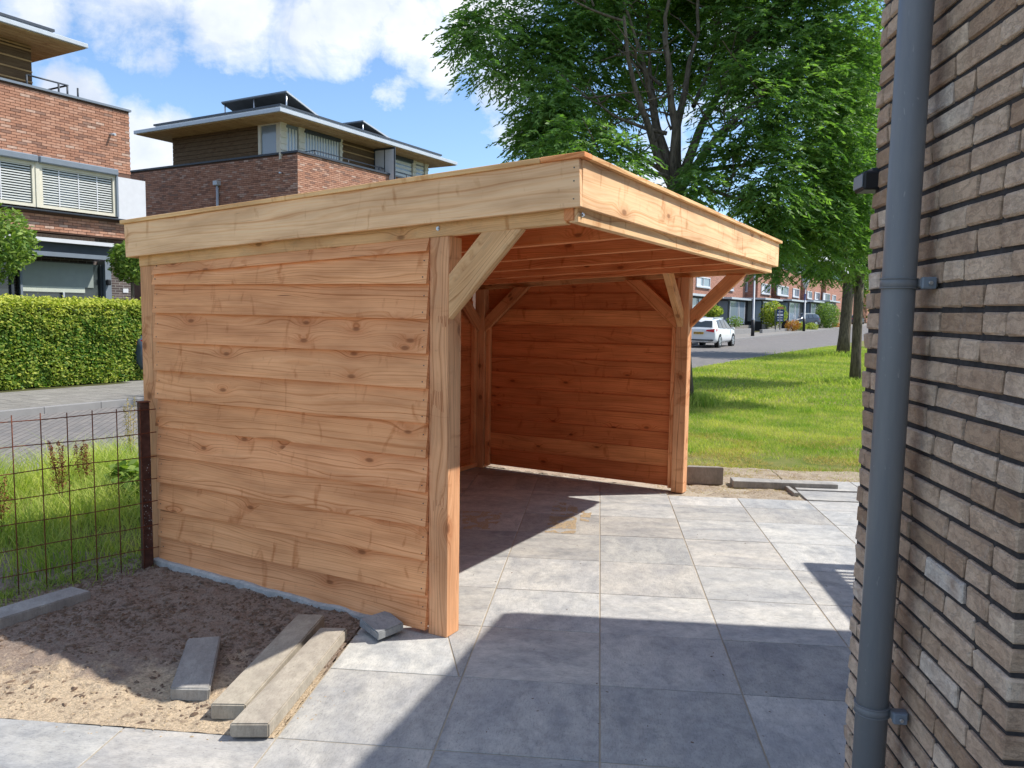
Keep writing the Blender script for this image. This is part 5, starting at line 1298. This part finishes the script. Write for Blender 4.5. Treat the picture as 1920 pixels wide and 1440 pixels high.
sb = V(1454, 618, Nv * -15.0, Nv)
SG = empty('sign_board', sb, 'blue estate sign board with white lettering bars on a dark post', 'sign')
NAVY = plain('navy_board', (.02, .045, .13, 1), .5); ORANGE = plain('orange_plate', (.55, .22, .10, 1), .5)
c0, c1 = AT(1457, 604, sb.y), AT(1469, 579, sb.y)
def sgn(name, x0, y0, x1, y1, mat, dy): a, b_ = AT(x0, y0, sb.y), AT(x1, y1, sb.y); m = mesh(name, boxverts(0, b_.x - a.x, -dy, .03, 0, a.z - b_.z), CUBEF, mat); return link(name, m, SG, Matrix.Translation((a.x, sb.y, b_.z)))
sgn('board', 1456.5, 580, 1469, 603, NAVY, .03); sgn('top_plate', 1458, 575.3, 1469, 579, ORANGE, .02)
for (y0, y1, xa, xb) in ((583.5, 585.5, 1459, 1467.5), (588.5, 592.5, 1457, 1468), (595, 596.6, 1457.5, 1467), (599.2, 601.2, 1457.5, 1467)): sgn('lettering', xa, y0, xb, y1, WHITE, .036)
for x in (1453.5, 1462): tube('sign_post', [AT(x, 618, sb.y), AT(x, 581, sb.y)], .06, ANTH if x < 1460 else KERBM, SG, 6)

# ================================================================ cars
def car(loc, yaw, paint, label, estate=False, hgt=1.5, plate=True, scale=1.):
    E_ = empty('parked_car', loc, label, 'car', 'parked cars')
    Rz = Matrix.Translation(loc) @ Matrix.Rotation(yaw, 4, 'Z') @ Matrix.Scale(scale, 4)
    k = hgt / 1.55
    st = [(-2.17, .40, .76, .72, .74, .68, .55), (-2.14, .30, .84, .90, .94, .70, .62), (-2.02, .27, .88, .99, 1.06, .72, .66), (-1.72 if not estate else -1.95, .24, .90, 1.0, 1.44, .62, .70), (-1.1, .24, .905, .985, 1.525, .61, .7), (-.3, .24, .905, .96, 1.55, .61, .7), (.35, .24, .905, .95, 1.50, .60, .7), (.75, .24, .905, .94, 1.30, .62, .7), (1.15, .24, .90, .93, 1.03, .68, .7), (1.75, .25, .88, .86, .93, .62, .6), (2.08, .30, .80, .74, .80, .55, .5), (2.17, .38, .66, .62, .66, .5, .45)]
    rings = []
    for (x, zb, hw, belt, roof, gw, sh) in st:
        half = [(0, zb), (hw * .88, zb), (hw, zb + .12), (hw * 1.01, (zb + belt) / 2), (hw * .975, belt), (gw + (hw - gw) * .12, roof - .06 if roof - belt > .15 else belt + (roof - belt) * .6), (gw * .8, roof), (0, roof + .015)]
        ring = [(x, y, z * k) for y, z in half] + [(x, -y, z * k) for y, z in half[-2:0:-1]]; rings.append(ring)
    n = len(rings[0]); vs = [v for r in rings for v in r]; fs = [(i * n + j, (i + 1) * n + j, (i + 1) * n + (j + 1) % n, i * n + (j + 1) % n) for i in range(len(rings) - 1) for j in range(n)] + [tuple(range(n)), tuple(range((len(rings)) * n - 1, (len(rings) - 1) * n - 1, -1))]
    me = mesh('body', vs, fs, paint, True); bm = bmesh.new(); bm.from_mesh(me); bmesh.ops.recalc_face_normals(bm, faces=bm.faces[:]); bmesh.ops.subdivide_edges(bm, edges=bm.edges[:], cuts=1, use_grid_fill=True, smooth=.12); bm.to_mesh(me); bm.free(); me.polygons.foreach_set('use_smooth', [True] * len(me.polygons))
    link('body', me, E_, Rz)
    def P_(i, j): return Vector(rings[i][j])
    def pane(name, quad, mat, off=.012, ins=.08):
        c = sum(quad, Vector()) / len(quad); q = [c + (p - c) * (1 - ins) for p in quad]; nr = (q[1] - q[0]).cross(q[2] - q[0]).normalized()
        if nr.dot(c - Vector((0, 0, .8))) < 0: nr = -nr
        vs = [p + nr * off for p in q] + [p - nr * .02 for p in q]; m_ = len(q)
        me = mesh(name, vs, [tuple(range(m_))] + [(i, (i + 1) % m_, (i + 1) % m_ + m_, i + m_) for i in range(m_)], mat); link(name, me, E_, Rz)
    for sgn_ in (0, 1):
        jb, jt = (4, 5) if sgn_ == 0 else (n - 4, n - 5)
        pane('side_window', [P_(3, jb).lerp(P_(4, jb), .15), P_(4, jb).lerp(P_(5, jb), .35), P_(4, jt).lerp(P_(5, jt), .35), P_(3, jt).lerp(P_(4, jt), .55)], GLASS, .035, .10)
        pane('side_window', [P_(4, jb).lerp(P_(5, jb), .38), P_(5, jb).lerp(P_(6, jb), .3), P_(5, jt).lerp(P_(6, jt), .3), P_(4, jt).lerp(P_(5, jt), .38)], GLASS, .035, .08)
        pane('side_window', [P_(5, jb).lerp(P_(6, jb), .33), P_(7, jb).lerp(P_(8, jb), .5), P_(7, jt), P_(6, jt), P_(5, jt).lerp(P_(6, jt), .33)], GLASS, .035, .1)
    pane('rear_window', [P_(2, 5), P_(2, n - 5), P_(3, n - 5), P_(3, 5)], GLASS, .045, .10); pane('windscreen', [P_(8, 5), P_(8, n - 5), P_(6, n - 5), P_(6, 5)], GLASS, .03, .1)
    RED = plain('tail_lamp_red', (.55, .02, .02, 1), .25)
    for s in (1, -1):
        vs = [Vector((-2.19, .38 * s, .86 * k)), Vector((-2.17, .80 * s, .80 * k)), Vector((-1.92, .905 * s, .86 * k)), Vector((-1.90, .905 * s, .97 * k)), Vector((-2.12, .80 * s, .98 * k)), Vector((-2.165, .40 * s, .93 * k))]
        iv = [v * .97 + Vector((.02, 0, .02)) for v in vs]; me = mesh('tail_lamp', vs + iv, [tuple(range(6))] + [(i, (i + 1) % 6, (i + 1) % 6 + 6, i + 6) for i in range(6)], RED); link('tail_lamp', me, E_, Rz)
        me = mesh('mirror', boxverts(.78, .98, .92 if s > 0 else -1.08, 1.08 if s > 0 else -.92, .93 * k, 1.06 * k), CUBEF, paint); bevel(me, .03, 2); link('mirror', me, E_, Rz)
        for x in (-1.33, 1.36):
            c = Rz @ Vector((x, .80 * s, .335)); ax = (Rz.to_3x3() @ Vector((0, s, 0))).normalized()
            tube('wheel_arch', [c - ax * .1, c + ax * .113], .39 * scale, RUBBER, E_, 20, False)
            w = tube('wheel', [c - ax * .11, c - ax * .1, c + ax * .10, c + ax * .118], [.28, .335, .335, .30], RUBBER, E_, 22, False)
            tube('rim', [c + ax * .1, c + ax * .119, c + ax * .125], [.24, .235, .22], GALV, w, 16, False)
            for q in range(5):
                a = q * 1.2566; fw = (Rz.to_3x3() @ Vector((1, 0, 0))).normalized(); d = (fw * math.cos(a + .6) + Z * math.sin(a + .6)) * .13
                tube('rim_gap', [c + ax * .1 + d, c + ax * .127 + d], .045, BLACK, w, 6, False)
    me = mesh('bumper', boxverts(-2.2, -1.9, -.78, .78, .33 * k, .47 * k), CUBEF, ANTH); bevel(me, .04, 2); link('bumper', me, E_, Rz)
    me = mesh('skid_plate', boxverts(-2.215, -2.0, -.5, .5, .30 * k, .35 * k), CUBEF, GALV); link('skid_plate', me, E_, Rz)
    if plate:
        YEL = plain('yellow_plate', (.72, .42, .02, 1), .4); me = mesh('number_plate', boxverts(-2.205, -2.15, -.26, .26, .70 * k, .81 * k), CUBEF, YEL); pl_ = link('number_plate', me, E_, Rz)
        vs = []; fs = []
        for q in range(6): a = -.21 + q * .075 + (q > 1) * .012; i = len(vs); vs += [(-2.208, a, .725 * k), (-2.208, a + .05, .725 * k), (-2.208, a + .05, .785 * k), (-2.208, a, .785 * k)]; fs.append((i, i + 1, i + 2, i + 3))
        link('plate_characters', mesh('plate_characters', vs, fs, ANTH), pl_, Rz)
    me = mesh('roof_rail', [v for s in (1, -1) for v in boxverts(-1.5, .3, s * .58 - .02, s * .58 + .02, 1.50 * k, 1.585 * k)], CUBEF + [tuple(i + 8 for i in f) for f in CUBEF], GALV); link('roof_rail', me, E_, Rz)
    return E_
def paintm(name, c): m, t, b = newmat(name); t.put(b, 'Base Color', c); b.inputs['Roughness'].default_value = .3; b.inputs['Coat Weight'].default_value = .6; b.inputs['Coat Roughness'].default_value = .05; return m
yaw_st = math.atan2(Av.y, Av.x)
cc = Gs(1348, 652, -.045); ctr = cc + Av * 1.33 + Bv * .86; ctr.z = zt(tn(ctr)[0]) - .045
car(ctr, yaw_st, paintm('white_car_paint', (.78, .80, .82, 1)), 'white hatchback with red tail lamps parked on the road past the carport', hgt=1.56)
q = at_n(1503, -16.0, .28); car(q, yaw_st + R(150), paintm('navy_car_paint', (.02, .03, .05, 1)), 'dark blue estate car in the driveway behind the second lamp post', True, 1.5, False)
q = at_n(1607, -15.5, .10); car(q, yaw_st, paintm('blue_car_paint', (.03, .05, .12, 1)), 'dark blue car half hidden behind the two tree trunks', False, 1.5, False)
q = V(259, 676, TN(0, -16.3), Nv); tq = tn(q)[0]
car(TN(tq + 1.0, -18.5, .06), math.atan2(-Nv.y, -Nv.x), paintm('grey_car_paint', (.05, .07, .10, 1)), 'dark car behind the end of the hedge, hidden by the carport corner post', False, 1.5, False)
DRV = tbox('driveway', tq - .3, tq + 2.4, -30, -16.1, .02, .068, PAVE, None); tag(DRV, kind='structure')

# ================================================================ NEAR HOUSE at the right
W0 = Vector((1.0243, 1.5623, 0)); WL = 1.0
NH = empty('brick_wall', W0, 'near brown hand-formed brick wall corner at the right edge', 'wall')
def bwall_mesh(ln, seed):
    bm = bmesh.new(); bmesh.ops.create_cube(bm, size=1); rr = random.Random(seed)
    for v in bm.verts: v.co = Vector((v.co.x * ln, v.co.y * .09, v.co.z * .0498))
    bmesh.ops.bevel(bm, geom=bm.edges[:], offset=.0045, segments=1, affect='EDGES')
    for v in bm.verts: v.co += Vector((rr.uniform(-.002, .002), rr.uniform(-.0025, .0025), rr.uniform(-.0017, .0017)))
    me = bpy.data.meshes.new('brick'); bm.to_mesh(me); bm.free(); me.materials.append(NB_PART); return me
NBM = {ln: [bwall_mesh(ln, s) for s in range(9)] for ln in (.21, .10, .155, .06)}
items = []
rr = random.Random(5); z = .0; row = 0
while z < 3.65:
    x = 0.; first = True
    while x < WL - .03:
        c = [.21, .21, .10] if rr.random() < .85 else [.155]
        ln = rr.choice(c)
        if first and row % 2: ln = .10 if rr.random() < .6 else .155
        if x + ln > WL - .06: ln = min((.21, .155, .10, .06), key=lambda q: abs(x + q - WL))
        items.append((0, x, ln, z)); x += ln + .0105; first = False
    x = .10
    while x < .5:
        ln = .21 if (row + int(x * 10)) % 3 else .10; items.append((1, x, ln, z)); x += ln + .0105
    x = .10
    while x < .6: items.append((2, x, .21, z)); x += .2205
    z += .0625; row += 1
def bpos(it):
    f, x, ln, z = it
    if f == 0: return W0 + Pd * (x + ln / 2) + Pr * .045 + Z * (z + .026), Pd, Pr
    if f == 1: return W0 + Pr * (x + ln / 2) + Pd * .045 + Z * (z + .026), Pr, Pd
    return W0 + Pd * (WL - .045) + Pr * (x + ln / 2) + Z * (z + .026), Pr, Pd
def vis(it): p = bpos(it)[0]; return (p - Vector((0, 0, EYE))).length + (3 if it[0] == 2 else 0) + (2 if (it[0] == 1 and it[1] > .2) else 0) + (4 if (it[3] > 2.85 or it[3] < .0) else 0)
items.sort(key=vis)
for k, it in enumerate(items[:300]):
    p, x, y = bpos(it); M = Matrix((x, Z.cross(x), Z)).transposed().to_4x4(); sgn_ = 1
    p = p - (Pr if it[0] == 0 else Pd if it[0] == 1 else -Pd) * rr.uniform(-.002, .003)
    M.translation = p; M = M @ Matrix.Rotation(rr.uniform(-.006, .006), 4, 'Y')
    if rr.random() < .5: M = M @ Matrix.Rotation(math.pi, 4, 'X')
    link('brick', rr.choice(NBM[it[2]]), NH, M)
bm = bmesh.new()
for it in items[300:]:
    p, x, y = bpos(it); M = Matrix((x, Z.cross(x), Z)).transposed().to_4x4(); M.translation = p; s = len(bm.verts)
    bm.from_mesh(rr.choice(NBM[it[2]])); bm.verts.ensure_lookup_table(); bmesh.ops.transform(bm, matrix=M, verts=bm.verts[s:])
me = bpy.data.meshes.new('brick_courses'); bm.to_mesh(me); bm.free(); me.materials.append(NB_PART); tag(link('brick_courses', me, NH), kind='stuff')
def pvbox(name, u0, u1, v0, v1, z0, z1, mat, parent=None, bev=0.):
    M = Matrix((Pr, Pd, Z)).transposed().to_4x4(); me = mesh(name, boxverts(u0, u1, v0, v1, z0, z1), CUBEF, mat)
    if bev: bevel(me, bev)
    return link(name, me, parent, M)
wu, wv = W0.dot(Pr), W0.dot(Pd)
pvbox('mortar', wu + .0085, wu + 1.2, wv + .0085, wv + WL - .009, -.05, 3.66, NMORTAR, NH)
# house body behind it: its eave and rising verge throw the shadow on the terrace
K0 = Vector((-.04, 4.43, 0)) + Vector((SUNV.x, SUNV.y, 0)) / SUNV.z * 4.0
ku, kv = K0.dot(Pr), K0.dot(Pd)
RSL = .336
HM = empty('near_house', PV(ku, kv), 'main body of the near brown brick house beyond the wall corner', 'house')
def prism(name, u0, u1, prof, mat):
    n_ = len(prof); vs = [PV(u, v, z) for u in (u0, u1) for v, z in prof]
    me = mesh(name, vs, [tuple(range(n_)), tuple(range(2 * n_ - 1, n_ - 1, -1))] + [(i, i + n_, (i + 1) % n_ + n_, (i + 1) % n_) for i in range(n_)], mat)
    bm = bmesh.new(); bm.from_mesh(me); bmesh.ops.recalc_face_normals(bm, faces=bm.faces[:]); bm.to_mesh(me); bm.free(); return link(name, me, HM)
prism('wall', ku + .25, ku + 9, [(kv - .95, 0), (kv - .95, 4.0 + .95 * RSL - .16), (kv - 4.2, 4.0 + 4.2 * RSL - .16), (kv - 8.2, 4.0), (kv - 8.2, 0)], plain('house_brick', (.26, .20, .16, 1), .9))
prism('roof', ku, ku + 9.2, [(kv, 4.0), (kv - 4.2, 4.0 + 4.2 * RSL), (kv - 8.4, 4.0), (kv - 8.4, 3.87), (kv - 4.2, 3.87 + 4.2 * RSL), (kv, 3.87)], ANTH)
# louvred canopy on the far end of the house (casts the striped shadow)
K1 = Vector((2.06, 5.45, 0)) + Vector((SUNV.x, SUNV.y, 0)) / SUNV.z * 2.6; lu, lv = K1.dot(Pr), K1.dot(Pd)
LC = empty('louvre_canopy', K1 + Z * 2.6, 'slatted louvre canopy on the near house, seen by its striped shadow', 'canopy')
pvbox('frame_rail', lu, lu + 2.6, lv - .12, lv, 2.55, 2.6, ANTH, LC); pvbox('frame_rail', lu, lu + .16, kv - .94, lv - .122, 2.55, 2.6, ANTH, LC)
tl_ = pvbox('solid_panel', lu + .162, lu + .5, kv - .94, lv - .87, 2.55, 2.6, ANTH, LC)
vv = lv - .17
while vv > lv - .84: pvbox('louvre_slat', lu + .162, lu + 2.5, vv - .034, vv, 2.56, 2.58, ANTH, LC); vv -= .066
pvbox('solid_panel', lu + .502, lu + 2.5, kv - .94, lv - .87, 2.55, 2.6, ANTH, LC)
# downpipe with clamps
DP = empty('downpipe', G(1690, 1900, 0), 'grey round downpipe on the near brick wall', 'pipe')
rp = .0415
pw = lambda t, z: W0 + Pd * t - Pr * .085 + Z * z
pb, ptp = pw(.52, 0), pw(.515, 3.3) + Pr * .02
DP.location = pb
tube('pipe', [pb, pb.lerp(ptp, .5), ptp], rp, PIPE, DP, 40)
for (y, x) in ((525, 1688), (1322, 1627)):
    f = .5
    z_ = EYE - (y - 589) / FPX * pb.y * 1.03
    c = pb.lerp(ptp, z_ / 3.3); ax = (ptp - pb).normalized()
    cl = tube('pipe_clamp', [c - ax * .013, c - ax * .012, c + ax * .012, c + ax * .013], [rp, rp + .0035, rp + .0035, rp], PIPE, DP, 40)
    for s in (-.012, .012): tube('clamp_rib', [c + ax * (s - .0015), c + ax * (s + .0015)], rp + .005, PIPE, cl, 40)
    d = (Pr * .93 - Pd * .35).normalized()
    a = c - Pd * .03 + Pr * (rp - .005); bar('bracket', a, a + Pr * .045, .03, .022, PIPE, cl, bev=.003); 
    bar('bracket_block', a + Pr * .0 - Pd * .022, a + Pr * .036 - Pd * .022, .016, .030, ANTH2, cl, bev=.003)
    tube('bracket_screw', [a + Pr * .018 - Pd * .03, a + Pr * .018 - Pd * .038], .005, GALV, cl, 8)
# small black lamp/sensor on the far corner of the wall
fc = W0 + Pd * WL
c = V(1616, 342, fc, Pd)
SL = empty('wall_lamp', c, 'small black box lamp sticking out from the brick wall edge', 'lamp')
bar('lamp_body', c - Pr * .008, c + Pr * .06, .095, .058, BLACK, SL, bev=.006); bar('lamp_lens', c - Pr * .013, c - Pr * .009, .085, .04, ANTH2, SL, bev=.001)
bar('lamp_bracket', c + Pr * .02 + Z * .035, c + Pr * .09 + Z * .035, .06, .012, ANTH, SL, bev=.002)

for o in bpy.data.objects:
    if o.type == 'MESH' and len(o.data.materials) and o.name.startswith(('wheel', 'rim')): pass
